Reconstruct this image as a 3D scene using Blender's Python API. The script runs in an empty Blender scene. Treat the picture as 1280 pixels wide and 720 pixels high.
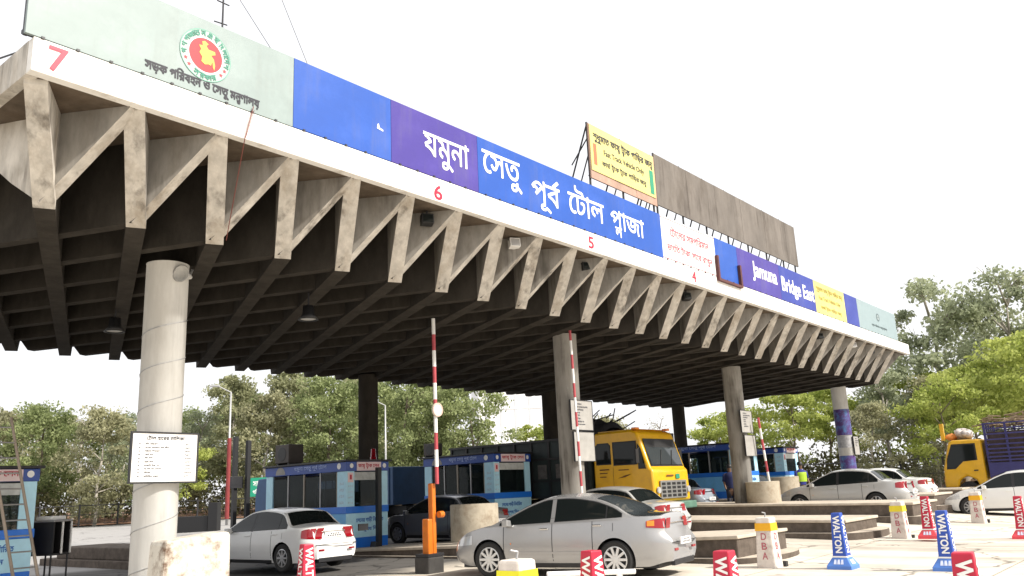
import bpy, bmesh, math, random
import numpy as np
from mathutils import Vector, Matrix
from mathutils.geometry import delaunay_2d_cdt
random.seed(7); rng = np.random.default_rng(7)
SC = bpy.context.scene; COL = SC.collection
R = math.radians
# ------------------------------------------------------------------ camera, sky, sun, exposure
cam = bpy.data.cameras.new('camera'); cam.lens = 36*1052.9/1280; cam.sensor_width = 36; cam.clip_end = 3000; cam.clip_start = .1
co = bpy.data.objects.new('camera', cam); COL.objects.link(co); SC.camera = co
yaw, pit, rol = R(50.689), R(13.547), R(-2.624)
fw = Vector((math.sin(yaw)*math.cos(pit), math.cos(yaw)*math.cos(pit), math.sin(pit)))
ri = Vector((math.cos(yaw), -math.sin(yaw), 0)); up = ri.cross(fw)
r2 = math.cos(rol)*ri + math.sin(rol)*up; u2 = -math.sin(rol)*ri + math.cos(rol)*up
M = Matrix((r2, u2, -fw)).transposed().to_4x4(); M.translation = (-3.647, -10.300, 1.58); co.matrix_world = M

SUN_EL, SUN_AZ = R(40), Vector((.26, -.966, 0))          # horizontal direction towards the sun
w = bpy.data.worlds.new('World'); SC.world = w; w.use_nodes = True
nt = w.node_tree; bg = nt.nodes['Background']; sky = nt.nodes.new('ShaderNodeTexSky'); sky.sky_type = 'NISHITA'; sky.sun_disc = False
sky.sun_elevation = SUN_EL; sky.sun_rotation = math.atan2(SUN_AZ.x, SUN_AZ.y); sky.air_density = 1.0; sky.dust_density = 8; sky.ozone_density = 1.0
cover = nt.nodes.new('ShaderNodeMix'); cover.data_type = 'RGBA'; cover.inputs[0].default_value = .85; cover.inputs[7].default_value = (6.6, 6.6, 6.7, 1)   # thin white overcast in front of the blue
nt.links.new(sky.outputs[0], cover.inputs[6]); nt.links.new(cover.outputs[2], bg.inputs[0]); bg.inputs[1].default_value = .15
sd = (SUN_AZ*math.cos(SUN_EL) + Vector((0, 0, math.sin(SUN_EL)))).normalized()
sl = bpy.data.lights.new('sun', 'SUN'); sl.energy = 4.4; sl.angle = R(2); sl.color = (1, .945, .86)
so = bpy.data.objects.new('sun', sl); COL.objects.link(so); so.rotation_euler = sd.to_track_quat('Z', 'Y').to_euler(); so.location = (0, -20, 30)
vs = SC.view_settings; vs.view_transform = 'Standard'; vs.look = 'None'; vs.exposure = .38; vs.gamma = 1; vs.use_curve_mapping = False
SC.cycles.max_bounces = 6; SC.cycles.diffuse_bounces = 4; SC.cycles.transparent_max_bounces = 8

# ------------------------------------------------------------------ materials
MC = {}
def mat(name, col, rough=.6, metal=0., var=.15, scale=3., stain=None, samt=.5, sscale=1.2, stretch=1., bump=0., spec=.5, coat=0., trans=0., streak=0., streakcol=(.05, .042, .034)):
    """principled with noise-varied colour; stain = second colour in patches of its own shape"""
    if name in MC: return MC[name]
    m = bpy.data.materials.new(name); m.use_nodes = True; n = m.node_tree.nodes; l = m.node_tree.links
    b = n['Principled BSDF']; b.inputs['Roughness'].default_value = rough; b.inputs['Metallic'].default_value = metal
    b.inputs['Specular IOR Level'].default_value = spec
    if coat: b.inputs['Coat Weight'].default_value = coat; b.inputs['Coat Roughness'].default_value = .06
    tc = n.new('ShaderNodeTexCoord'); mp = n.new('ShaderNodeMapping'); mp.inputs['Scale'].default_value = (1, 1, 1/stretch)
    l.new(tc.outputs['Object'], mp.inputs[0])
    c4 = (*col, 1)
    if var > 0:
        nz = n.new('ShaderNodeTexNoise'); nz.inputs['Scale'].default_value = scale; nz.inputs['Detail'].default_value = 6; nz.inputs['Roughness'].default_value = .65
        l.new(mp.outputs[0], nz.inputs[0])
        mr = n.new('ShaderNodeMapRange'); mr.inputs[1].default_value = .3; mr.inputs[2].default_value = .7; mr.inputs[3].default_value = 1-var; mr.inputs[4].default_value = 1+var
        l.new(nz.outputs[0], mr.inputs[0])
        mx = n.new('ShaderNodeMix'); mx.data_type = 'RGBA'; mx.blend_type = 'MULTIPLY'; mx.inputs[0].default_value = 1; mx.inputs[6].default_value = c4
        l.new(mr.outputs[0], mx.inputs[7]); out = mx.outputs[2]
        if stain:
            n2 = n.new('ShaderNodeTexNoise'); n2.inputs['Scale'].default_value = sscale; n2.inputs['Detail'].default_value = 8; n2.inputs['Roughness'].default_value = .7
            l.new(mp.outputs[0], n2.inputs[0])
            m2 = n.new('ShaderNodeMapRange'); m2.inputs[1].default_value = .48; m2.inputs[2].default_value = .68; m2.inputs[4].default_value = samt
            l.new(n2.outputs[0], m2.inputs[0])
            mx2 = n.new('ShaderNodeMix'); mx2.data_type = 'RGBA'; mx2.inputs[7].default_value = (*stain, 1)
            l.new(m2.outputs[0], mx2.inputs[0]); l.new(out, mx2.inputs[6]); out = mx2.outputs[2]
        if streak:      # dark rain streaks and mould running down
            m5 = n.new('ShaderNodeMapping'); m5.inputs['Scale'].default_value = (7, 7, .55); l.new(tc.outputs['Object'], m5.inputs[0]); n5 = n.new('ShaderNodeTexNoise'); n5.inputs['Scale'].default_value = 1; n5.inputs['Detail'].default_value = 5; n5.inputs['Roughness'].default_value = .6; l.new(m5.outputs[0], n5.inputs[0])
            n6 = n.new('ShaderNodeTexNoise'); n6.inputs['Scale'].default_value = .9; n6.inputs['Detail'].default_value = 4; l.new(tc.outputs['Object'], n6.inputs[0]); pm = n.new('ShaderNodeMath'); pm.operation = 'MULTIPLY'; l.new(n5.outputs[0], pm.inputs[0]); l.new(n6.outputs[0], pm.inputs[1])
            m6 = n.new('ShaderNodeMapRange'); m6.inputs[1].default_value = .26; m6.inputs[2].default_value = .42; m6.inputs[4].default_value = streak; l.new(pm.outputs[0], m6.inputs[0])
            mx3 = n.new('ShaderNodeMix'); mx3.data_type = 'RGBA'; mx3.inputs[7].default_value = (*streakcol, 1); l.new(m6.outputs[0], mx3.inputs[0]); l.new(out, mx3.inputs[6]); out = mx3.outputs[2]
        l.new(out, b.inputs['Base Color'])
        if bump:
            bp = n.new('ShaderNodeBump'); bp.inputs['Strength'].default_value = bump; bp.inputs['Distance'].default_value = .03
            l.new(nz.outputs[0], bp.inputs['Height']); l.new(bp.outputs[0], b.inputs['Normal'])
    else: b.inputs['Base Color'].default_value = c4
    MC[name] = m; return m
conc = mat('weathered_concrete', (.52, .49, .44), .9, var=.24, scale=5, stain=(.27, .22, .16), samt=.65, sscale=1.8, stretch=3, bump=.4, spec=.2, streak=.75)
conc_dark = mat('brown_soffit_concrete', (.12, .095, .072), .95, var=.3, scale=3, stain=(.09, .065, .045), samt=.7, sscale=1.3, bump=.3, spec=.1)  # stained brown soffit, its colour deepened to hold the shade under the roof
conc_mid = mat('side_shade_concrete', (.27, .255, .23), .9, var=.22, scale=4, stain=(.12, .10, .075), samt=.6, sscale=1.4, stretch=3, bump=.3, spec=.15, streak=.6)  # stained concrete for beam sides, darkened to paint in their shade
conc_shade = mat('deep_shade_concrete', (.045, .04, .034), .95, var=.25, scale=3, stain=(.024, .021, .018), samt=.6, sscale=1.3, stretch=2, bump=.3, spec=.1)  # interior beam faces and back columns, blackened to stand for under-roof shade
conc_col = mat('column_concrete', (.55, .545, .52), .85, var=.10, scale=3, stain=(.40, .385, .35), samt=.55, sscale=1.4, stretch=4, bump=.2, spec=.2, streak=.25)
conc_col2 = mat('column_shade_concrete', (.27, .26, .24), .85, var=.18, scale=3, stain=(.13, .12, .11), samt=.75, sscale=1.1, stretch=4, bump=.2, spec=.2, streak=.8)  # stained concrete, darkened to carry the shade on the middle front columns
fascia_w = mat('fascia_white_paint', (.80, .79, .76), .7, var=.04, scale=2, stain=(.6, .56, .48), samt=.35, sscale=2.5, stretch=.4, spec=.2, streak=.55, streakcol=(.36, .32, .26))
stone = mat('island_stone', (.125, .103, .086), .9, var=.28, scale=5, stain=(.065, .054, .044), samt=.6, sscale=2, bump=.3, spec=.1)  # brown stone, darkened further to put the side faces' shade into its colour
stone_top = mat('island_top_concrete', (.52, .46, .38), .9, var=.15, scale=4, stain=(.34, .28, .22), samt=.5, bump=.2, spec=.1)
black = mat('black_paint', (.012, .012, .013), .5, var=0)
dark_metal = mat('dark_metal', (.03, .03, .033), .45, .3, var=.2)
steel = mat('galvanised_steel', (.35, .35, .35), .45, .6, var=.15)
white = mat('white_paint', (.78, .78, .76), .5, var=.05, scale=3)
red = mat('red_paint', (.40, .008, .04), .45, var=.08)
rubber = mat('tyre_rubber', (.02, .02, .02), .85, var=.2)
glass = mat('dark_car_glass', (.010, .013, .013), .04, var=0, spec=.28)
glass_grey = mat('tinted_car_glass', (.04, .048, .052), .04, var=0, spec=.5)
rimm = mat('wheel_alloy', (.5, .5, .5), .3, .7, var=0)
chrome = mat('chrome', (.75, .75, .75), .12, 1, var=0)
lamp_red = mat('tail_lamp_red', (.26, .005, .012), .12, var=0, spec=.7)
lamp_clear = mat('head_lamp_clear', (.55, .56, .57), .08, .3, var=0, spec=.8)
lamp_amber = mat('lamp_amber', (.75, .22, .02), .15, var=0)

# ------------------------------------------------------------------ helpers
def tag(o, label=None, cat=None, group=None, kind=None):
    if label: o['label'] = label
    if cat: o['category'] = cat
    if group: o['group'] = group
    if kind: o['kind'] = kind
    return o
def empty(name, loc=(0, 0, 0), rz=0., label=None, cat=None, group=None):
    o = bpy.data.objects.new(name, None); COL.objects.link(o); o.location = loc; o.rotation_euler = (0, 0, rz); o.empty_display_size = .2
    return tag(o, label, cat, group)
class MB:
    def __init__(s): s.v = []; s.f = []; s.mi = []
    def quad(s, pts, m=0):
        b = len(s.v); s.v += [tuple(p) for p in pts]; s.f.append(tuple(range(b, b+len(pts)))); s.mi.append(m)
    def mesh(s, V, F, m=0):
        b = len(s.v); s.v += [tuple(p) for p in V]; s.f += [tuple(i+b for i in f) for f in F]; s.mi += [m]*len(F)
    def box(s, x0, y0, z0, x1, y1, z1, m=0):
        V = [(x, y, z) for z in (z0, z1) for y in (y0, y1) for x in (x0, x1)]
        s.mesh(V, [(0, 2, 3, 1), (4, 5, 7, 6), (0, 1, 5, 4), (2, 6, 7, 3), (0, 4, 6, 2), (1, 3, 7, 5)], m)
    def prism(s, poly, a, b, axis='y', m=0):
        """poly in the two other axes, extruded a..b"""
        n = len(poly)
        def P(p, t): return {'y': (p[0], t, p[1]), 'x': (t, p[0], p[1]), 'z': (p[0], p[1], t)}[axis]
        V = [P(p, a) for p in poly]+[P(p, b) for p in poly]
        s.mesh(V, [tuple(range(n))[::-1], tuple(range(n, 2*n))]+[(i, (i+1) % n, n+(i+1) % n, n+i) for i in range(n)], m)
    def tube(s, p, q, r, n=8, r2=None, m=0):
        p = Vector(p); q = Vector(q); d = (q-p)
        if d.length < 1e-6: return
        d.normalize(); a = d.orthogonal().normalized(); b = d.cross(a); r2 = r if r2 is None else r2
        V = []
        for c, rr in ((p, r), (q, r2)):
            for i in range(n):
                t = 2*math.pi*i/n; V.append(c+(a*math.cos(t)+b*math.sin(t))*rr)
        s.mesh(V, [(i, (i+1) % n, n+(i+1) % n, n+i) for i in range(n)]+[tuple(range(n))[::-1], tuple(range(n, 2*n))], m)
    def path(s, pts, r, n=6, m=0):
        for a, b in zip(pts[:-1], pts[1:]): s.tube(a, b, r, n, m=m)
    def lathe(s, prof, n=24, axis='z', c=(0, 0, 0), m=0):
        V = []; k = len(prof)
        for i in range(n):
            t = 2*math.pi*i/n
            for r, z in prof:
                p = {'z': (r*math.cos(t), r*math.sin(t), z), 'y': (r*math.cos(t), z, r*math.sin(t)), 'x': (z, r*math.cos(t), r*math.sin(t))}[axis]
                V.append((p[0]+c[0], p[1]+c[1], p[2]+c[2]))
        F = [(i*k+j, ((i+1) % n)*k+j, ((i+1) % n)*k+j+1, i*k+j+1) for i in range(n) for j in range(k-1)]
        s.mesh(V, F, m)
    def build(s, name, m, parent=None, smooth=False, bevel=0., loc=None, angle=None):
        me = bpy.data.meshes.new(name); me.from_pydata(s.v, [], s.f); ms = m if isinstance(m, (list, tuple)) else [m]
        for x in ms: me.materials.append(x)
        if len(ms) > 1: me.polygons.foreach_set('material_index', s.mi)
        bm = bmesh.new(); bm.from_mesh(me); bmesh.ops.remove_doubles(bm, verts=bm.verts, dist=1e-5); bmesh.ops.recalc_face_normals(bm, faces=bm.faces); bm.to_mesh(me); bm.free()
        if smooth: me.polygons.foreach_set('use_smooth', [True]*len(me.polygons))
        if angle: 
            me.polygons.foreach_set('use_smooth', [True]*len(me.polygons)); me.set_sharp_from_angle(angle=R(angle))
        o = bpy.data.objects.new(name, me); COL.objects.link(o)
        if parent: o.parent = parent
        if loc: o.location = loc
        if bevel:
            md = o.modifiers.new('bevel', 'BEVEL'); md.width = bevel; md.segments = 2; md.limit_method = 'ANGLE'; md.angle_limit = R(40)
        return o
def copy_tree(o, parent=None):
    c = o.copy(); COL.objects.link(c); c.parent = parent
    for ch in list(o.children): copy_tree(ch, c)
    return c
def ss(a, b, x):
    t = min(1, max(0, (x-a)/(b-a))); return t*t*(3-2*t)
def g(x, y): return .34*ss(9.5, 26, x)*ss(-6, .5, y) - .12*(1-ss(9, 13, x))*ss(3, 8, y)

# ---- lettering: text outlines, filled by winding number, as flat meshes
_loops = {}
def loops_of(s, bold=0.):
    key = (s, bold)
    if key in _loops: return _loops[key]
    c = bpy.data.curves.new('t', 'FONT'); c.body = s; c.size = 1; c.fill_mode = 'NONE'; c.resolution_u = 3; c.offset = 0
    o = bpy.data.objects.new('t', c); COL.objects.link(o)
    dg = bpy.context.evaluated_depsgraph_get(); me = o.evaluated_get(dg).to_mesh()
    V = np.array([v.co[:2] for v in me.vertices]) if len(me.vertices) else np.zeros((0, 2)); nxt = {e.vertices[0]: e.vertices[1] for e in me.edges}
    out = []; seen = set()
    for st in list(nxt):
        if st in seen: continue
        lp = []; k = st
        while k in nxt and k not in seen: seen.add(k); lp.append(k); k = nxt[k]
        if len(lp) > 2: out.append(V[lp])
    o.evaluated_get(dg).to_mesh_clear(); bpy.data.objects.remove(o); bpy.data.curves.remove(c)
    _loops[key] = out; return out
def text_loops(s):
    """mini markup: ^ puts the next letter small under the previous one, ~ puts a reph stroke above the previous letter"""
    pend = []; x = 0.; i = 0; run = ''
    def flush(run, x):
        if not run: return x
        t = run.rstrip(' '); lead = len(run)-len(run.lstrip(' ')); x += .28*lead; t = t.lstrip(' ')
        if t:
            L = loops_of(t); mn = min(l[:, 0].min() for l in L); mxx = max(l[:, 0].max() for l in L)
            for l in L: pend.append(l+[x-mn, 0])
            x += mxx-mn
        return x+.28*(len(run)-len(run.rstrip(' ')))
    while i < len(s):
        ch = s[i]
        if ch in '^~':
            x = flush(run, x); run = ''
            if ch == '^':
                L = loops_of(s[i+1]); mn = min(l[:, 0].min() for l in L); wd = max(l[:, 0].max() for l in L)-mn
                for l in L: pend.append((l-[mn, 0])*.55+[x-wd*.6-.02, -.30])
                i += 1
            else: pend.append(np.array([(x-.34, .66), (x-.1, .86), (x-.03, .8), (x-.27, .61)]))
        else: run += ch
        i += 1
    flush(run, x); return pend
def fill_loops(L):
    pts = [Vector(p) for l in L for p in l]; ed = []; b = 0
    for l in L: n = len(l); ed += [(b+k, b+(k+1) % n) for k in range(n)]; b += n
    vo, eo, fo, *_ = delaunay_2d_cdt(pts, ed, [], 0, 1e-5)
    V = np.array([v[:] for v in vo]); F = np.array([f[:3] for f in fo])
    ce = V[F].mean(1); wn = np.zeros(len(ce))
    for l in L:
        a = l; c = np.roll(l, -1, 0)
        for (x0, y0), (x1, y1) in zip(a, c):
            if y0 == y1: continue
            upw = (y0 <= ce[:, 1]) & (y1 > ce[:, 1]); dn = (y1 <= ce[:, 1]) & (y0 > ce[:, 1])
            cr = (x1-x0)*(ce[:, 1]-y0)-(ce[:, 0]-x0)*(y1-y0)
            wn += (upw & (cr > 0)); wn -= (dn & (cr < 0))
    return V, F[wn != 0]
def lettering(s, m, parent, origin, ux, uy, width=None, height=None, bold=0., name='lettering', centre=False):
    """flat letters: origin = lower-left corner of the box, ux, uy unit axes"""
    L = text_loops(s); P = np.concatenate(L); mn = P.min(0); mx = P.max(0); sz = mx-mn
    sx = width/sz[0] if width else None; sy = height/sz[1] if height else None
    sx = sx or sy; sy = sy or sx
    V, F = fill_loops(L); V = (V-mn)*[sx, sy]; ux = Vector(ux); uy = Vector(uy); o = Vector(origin); nn = ux.cross(uy)
    if centre: V[:, 0] -= sz[0]*sx/2
    b = MB(); b.mesh([o+ux*p[0]+uy*p[1] for p in V], [tuple(f) for f in F])
    if bold:        # fatter strokes: a second and third copy a hair in front, shifted sideways
        for k, (dx, dy) in enumerate(((bold, 0), (0, bold), (bold, bold))): b.mesh([o+ux*(p[0]+dx)+uy*(p[1]+dy)+nn*.0008*(k+1) for p in V], [tuple(f) for f in F])
    return b.build(name, m, parent)

# ------------------------------------------------------------------ ground, road, verge
def sheet(name, xs, ys, zf, m, kind='structure'):
    V = [(x, y, zf(x, y)) for y in ys for x in xs]; n = len(xs)
    b = MB(); b.mesh(V, [(j*n+i, j*n+i+1, (j+1)*n+i+1, (j+1)*n+i) for j in range(len(ys)-1) for i in range(n-1)])
    o = b.build(name, m, smooth=True); tag(o, kind=kind); return o
def ground_mat():
    m = mat('plaza_concrete', (.66, .60, .51), .9, var=.12, scale=1.2, stain=(.47, .41, .34), samt=.5, sscale=.35, bump=.1, spec=.15)
    n = m.node_tree.nodes; l = m.node_tree.links; b = n['Principled BSDF']
    src = b.inputs['Base Color'].links[0].from_socket
    tc = n.new('ShaderNodeTexCoord'); br = n.new('ShaderNodeTexBrick'); br.offset = 0; br.inputs['Scale'].default_value = 1; br.inputs['Mortar Size'].default_value = .018
    br.inputs['Brick Width'].default_value = 4.5; br.inputs['Row Height'].default_value = 3.6; br.inputs['Color1'].default_value = br.inputs['Color2'].default_value = (1, 1, 1, 1); br.inputs['Mortar'].default_value = (.45, .42, .38, 1)
    l.new(tc.outputs['Object'], br.inputs[0]); mx = n.new('ShaderNodeMix'); mx.data_type = 'RGBA'; mx.blend_type = 'MULTIPLY'; mx.inputs[0].default_value = .8
    l.new(src, mx.inputs[6]); l.new(br.outputs[0], mx.inputs[7])
    # oil-darkened wheel lanes, thin cracks
    wv = n.new('ShaderNodeTexNoise'); wv.inputs['Scale'].default_value = .8; wv.inputs['Detail'].default_value = 5
    mp = n.new('ShaderNodeMapping'); mp.inputs['Scale'].default_value = (1.6, .12, 1); l.new(tc.outputs['Object'], mp.inputs[0]); l.new(mp.outputs[0], wv.inputs[0])
    mr = n.new('ShaderNodeMapRange'); mr.inputs[1].default_value = .45; mr.inputs[2].default_value = .7; mr.inputs[3].default_value = 1; mr.inputs[4].default_value = .64; l.new(wv.outputs[0], mr.inputs[0])
    m3 = n.new('ShaderNodeMix'); m3.data_type = 'RGBA'; m3.blend_type = 'MULTIPLY'; m3.inputs[0].default_value = 1; l.new(mx.outputs[2], m3.inputs[6]); l.new(mr.outputs[0], m3.inputs[7])
    # oily asphalt in covered lanes with canopy shade painted in, ragged edge; greyer behind
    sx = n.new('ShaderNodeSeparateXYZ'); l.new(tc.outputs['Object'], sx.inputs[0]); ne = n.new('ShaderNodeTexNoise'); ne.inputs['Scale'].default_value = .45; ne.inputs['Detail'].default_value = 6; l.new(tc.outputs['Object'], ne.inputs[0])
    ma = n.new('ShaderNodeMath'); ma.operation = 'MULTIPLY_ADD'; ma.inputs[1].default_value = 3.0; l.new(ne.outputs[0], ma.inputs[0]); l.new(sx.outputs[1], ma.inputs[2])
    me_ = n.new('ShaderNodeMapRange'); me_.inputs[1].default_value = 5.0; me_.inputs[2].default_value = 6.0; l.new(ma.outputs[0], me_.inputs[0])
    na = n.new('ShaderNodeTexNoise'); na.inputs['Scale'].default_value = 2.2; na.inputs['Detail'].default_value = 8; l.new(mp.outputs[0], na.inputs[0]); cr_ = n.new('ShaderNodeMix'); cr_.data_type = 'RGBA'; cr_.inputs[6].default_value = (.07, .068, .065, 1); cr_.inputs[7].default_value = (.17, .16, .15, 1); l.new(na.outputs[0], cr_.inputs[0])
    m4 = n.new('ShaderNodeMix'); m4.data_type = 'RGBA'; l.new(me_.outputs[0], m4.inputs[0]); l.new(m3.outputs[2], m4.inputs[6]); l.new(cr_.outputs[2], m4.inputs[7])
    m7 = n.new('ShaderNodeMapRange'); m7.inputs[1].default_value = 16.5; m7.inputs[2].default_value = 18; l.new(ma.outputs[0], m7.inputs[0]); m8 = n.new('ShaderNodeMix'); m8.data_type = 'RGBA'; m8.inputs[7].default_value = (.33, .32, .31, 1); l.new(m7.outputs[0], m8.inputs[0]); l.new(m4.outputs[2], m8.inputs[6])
    # cracks and oil spots
    vo = n.new('ShaderNodeTexVoronoi'); vo.feature = 'DISTANCE_TO_EDGE'; vo.inputs['Scale'].default_value = .28; nd = n.new('ShaderNodeTexNoise'); nd.inputs['Scale'].default_value = 1.5; nd.inputs['Detail'].default_value = 5
    l.new(tc.outputs['Object'], nd.inputs[0]); vm = n.new('ShaderNodeVectorMath'); vm.operation = 'ADD'; l.new(tc.outputs['Object'], vm.inputs[0]); l.new(nd.outputs[1], vm.inputs[1]); l.new(vm.outputs[0], vo.inputs[0])
    vr = n.new('ShaderNodeMapRange'); vr.inputs[1].default_value = .004; vr.inputs[2].default_value = .012; vr.inputs[3].default_value = .42; vr.inputs[4].default_value = 1; l.new(vo.outputs[0], vr.inputs[0])
    os_ = n.new('ShaderNodeTexNoise'); os_.inputs['Scale'].default_value = 1.1; os_.inputs['Detail'].default_value = 3; l.new(tc.outputs['Object'], os_.inputs[0]); orr = n.new('ShaderNodeMapRange'); orr.inputs[1].default_value = .66; orr.inputs[2].default_value = .72; orr.inputs[3].default_value = 1; orr.inputs[4].default_value = .6; l.new(os_.outputs[0], orr.inputs[0])
    pr2 = n.new('ShaderNodeMath'); pr2.operation = 'MULTIPLY'; l.new(vr.outputs[0], pr2.inputs[0]); l.new(orr.outputs[0], pr2.inputs[1]); m9 = n.new('ShaderNodeMix'); m9.data_type = 'RGBA'; m9.blend_type = 'MULTIPLY'; m9.inputs[0].default_value = 1; l.new(m8.outputs[2], m9.inputs[6]); l.new(pr2.outputs[0], m9.inputs[7])
    l.new(m9.outputs[2], b.inputs['Base Color']); return m
xs = sorted(set([-900, -300, -100, -40] + list(np.arange(-20, 61, 1.)) + [70, 90, 140, 300, 900]))
ys = sorted(set([-900, -300, -100, -40] + list(np.arange(-20, 31, 1.)) + [40, 60, 90, 140, 300, 900]))
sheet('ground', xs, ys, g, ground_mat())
asph = mat('old_asphalt', (.30, .295, .29), .9, var=.15, scale=.8, stain=(.21, .205, .20), samt=.5, sscale=.2, spec=.15)
LINE = [(-40, 84), (-10, 76), (10, 69), (28, 61), (40, 53), (50, 42), (58, 28), (63, 13), (67, -2), (70, -18), (74, -50)]   # foot of the trees
b = MB()
for (a, c) in zip(LINE[:-1], LINE[1:]):
    def inn(p, k): return (p[0]*k, p[1]*k-3*(1-k)) 
    pa, pc = inn(a, .5), inn(c, .5)
    b.quad([(*pa, g(*pa)+.006), (*pc, g(*pc)+.006), (*c, g(*c)+.006), (*a, g(*a)+.006)])
tag(b.build('road', asph), kind='structure')
dirt = mat('red_dirt', (.22, .12, .075), .95, var=.3, scale=1.5, stain=(.13, .10, .05), samt=.8, sscale=.5)
b = MB()
for (a, c) in zip(LINE[:-1], LINE[1:]):
    o = lambda p, k: (p[0]*k, p[1]*k)
    b.quad([(*a, .43), (*c, .43), (*o(c, 1.08), .9), (*o(a, 1.08), .9)]); b.quad([(*o(a, 1.08), .9), (*o(c, 1.08), .9), (*o(c, 2.2), 1.4), (*o(a, 2.2), 1.4)])
tag(b.build('verge', dirt, smooth=True), kind='structure')

# ------------------------------------------------------------------ toll canopy
P = 1.25; NB = 29; ZT, ZB, ZV = 7.24, 6.79, 5.506; DD = 1.167; YB = 11.84; SK = .448; XL, XR = -.12, 37.05; YT = YB+DD
can = empty('toll_canopy', (0, 0, 0), 0, 'long concrete toll plaza canopy with a diagonal beam underside on round columns', 'canopy')
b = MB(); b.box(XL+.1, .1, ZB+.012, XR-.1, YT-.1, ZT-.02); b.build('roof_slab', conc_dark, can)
b = MB(); b.box(XL, -.06, ZB, XR, .1, ZT)
b.build('fascia', fascia_w, can, bevel=.012)
b = MB(); b.box(XL, .103, ZB, XL+.14, YT, ZT); b.box(XR-.14, .103, ZB, XR, YT, ZT); b.box(XL+.143, YT-.14, ZB, XR-.143, YT, ZT)
b.build('edge_beam', conc, can)
def beam(path, th, zoff, taper0, taper1):
    """vertical concrete wall along path of (x, y, ztop, zbot)"""
    n = len(path); Lp = []; Rp = []
    for i, p in enumerate(path):
        a = path[max(0, i-1)]; c = path[min(n-1, i+1)]; d = Vector((c[0]-a[0], c[1]-a[1])).normalized(); nn = Vector((-d.y, d.x))*th/2
        Lp.append((p[0]+nn.x, p[1]+nn.y)); Rp.append((p[0]-nn.x, p[1]-nn.y))
    V = []
    for i, p in enumerate(path): V += [(*Lp[i], p[2]), (*Rp[i], p[2]), (*Rp[i], p[3]), (*Lp[i], p[3])]
    F = [(0, 1, 2, 3), tuple((n-1)*4+k for k in (3, 2, 1, 0))]
    for i in range(n-1):
        for k in range(4): F.append((i*4+k, i*4+(k+1) % 4, (i+1)*4+(k+1) % 4, (i+1)*4+k))
    return V, F
def clip_path(q):
    """q: list of (x, y, zbot); keep XL+.15<x<XR-.15 with the soffit rising to the slab over the last DD*.6 metres"""
    lo, hi = XL+.13, XR-.13; out = []
    # dense resample
    pts = []
    for a, c in zip(q[:-1], q[1:]):
        for k in range(24): t = k/24; pts.append(tuple(a[j]+(c[j]-a[j])*t for j in range(3)))
    pts.append(q[-1])
    ins = [p for p in pts if lo <= p[0] <= hi]
    if len(ins) < 4: return None
    res = []
    for p in ins:
        e = min(p[0]-lo, hi-p[0]); zb = p[2]
        zlim = ZB-.03-(ZB-ZV)*min(1, e/.62); res.append((p[0], p[1], max(zb, zlim) if e < .62 else zb))
    # thin out collinear points
    keep = [res[0]]
    for i in range(1, len(res)-1):
        a, m_, c = keep[-1], res[i], res[i+1]; t = (m_[1]-a[1])/(c[1]-a[1]+1e-9)
        if abs(a[0]+(c[0]-a[0])*t-m_[0]) > .004 or abs(a[2]+(c[2]-a[2])*t-m_[2]) > .004: keep.append(m_)
    keep.append(res[-1]); return keep
for fam in (1, -1):
    for i in range(-10, NB+12):
        bx = (i+.5)*P; front = (i*P if fam == 1 else (i+1)*P); s_ = SK*fam; ex = bx+s_*(YB-DD)
        back = ex+s_*DD
        zo = 0 if fam == 1 else .05
        q = [(front, .12, ZB-.02), (bx, DD, ZV+zo), (ex, YB, ZV-.09+zo), (back, YT-.15, ZB-.02)]
        k = clip_path(q)
        if not k or abs(k[-1][1]-k[0][1]) < 1.2: continue
        V, F = beam([(x, y, ZB+.01, z) for x, y, z in k], .265 if fam == 1 else .20, 0, 0, 0)
        bb = MB(); bb.mesh(V, F)
        for fi, f in enumerate(F):
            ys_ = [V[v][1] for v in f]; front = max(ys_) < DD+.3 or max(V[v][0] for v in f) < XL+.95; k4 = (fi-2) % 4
            bb.mi[fi] = (0 if (fi < 2 or k4 == 2 or max(V[v][0] for v in f) < XL+.95) else 2) if front else 1  # ends and left edge pale, sides darker, interior darkest: shade set by colour
        bb.build('beam', [conc, conc_shade, conc_mid], can)
COLS = [(3.25, 2.8, .335), (14.2, 2.6, .31), (24.45, 2.78, .33), (35.45, 2.8, .33), (14.75, 11.1, .32), (24.1, 10.7, .32), (35.2, 10.9, .32), (2.7, 11.2, .32)]
for x, y, r in COLS:
    b = MB(); b.lathe([(r, g(x, y)-.3), (r, ZV+.02), (r*1.02, ZV+.021)], 40, c=(x, y, 0)); o = b.build('column', conc_shade if y > 5 else (conc_col if x < 10 or x > 30 else conc_col2), can, smooth=True)  # back row darkest, middle front pair darker: shade put into their colour
# lane numbers painted on the fascia
for s, x0, wd, z0, h in (('7', .06, .22, 6.86, .32), ('6', 6.74, .2, 6.82, .27), ('5', 11.66, .2, 6.85, .27), ('4', 16.56, .2, 6.87, .28)):
    lettering(s, red, can, (x0, -.066, z0), (1, 0, 0), (0, 0, 1), wd, h, .012, name='lane_number')
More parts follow.
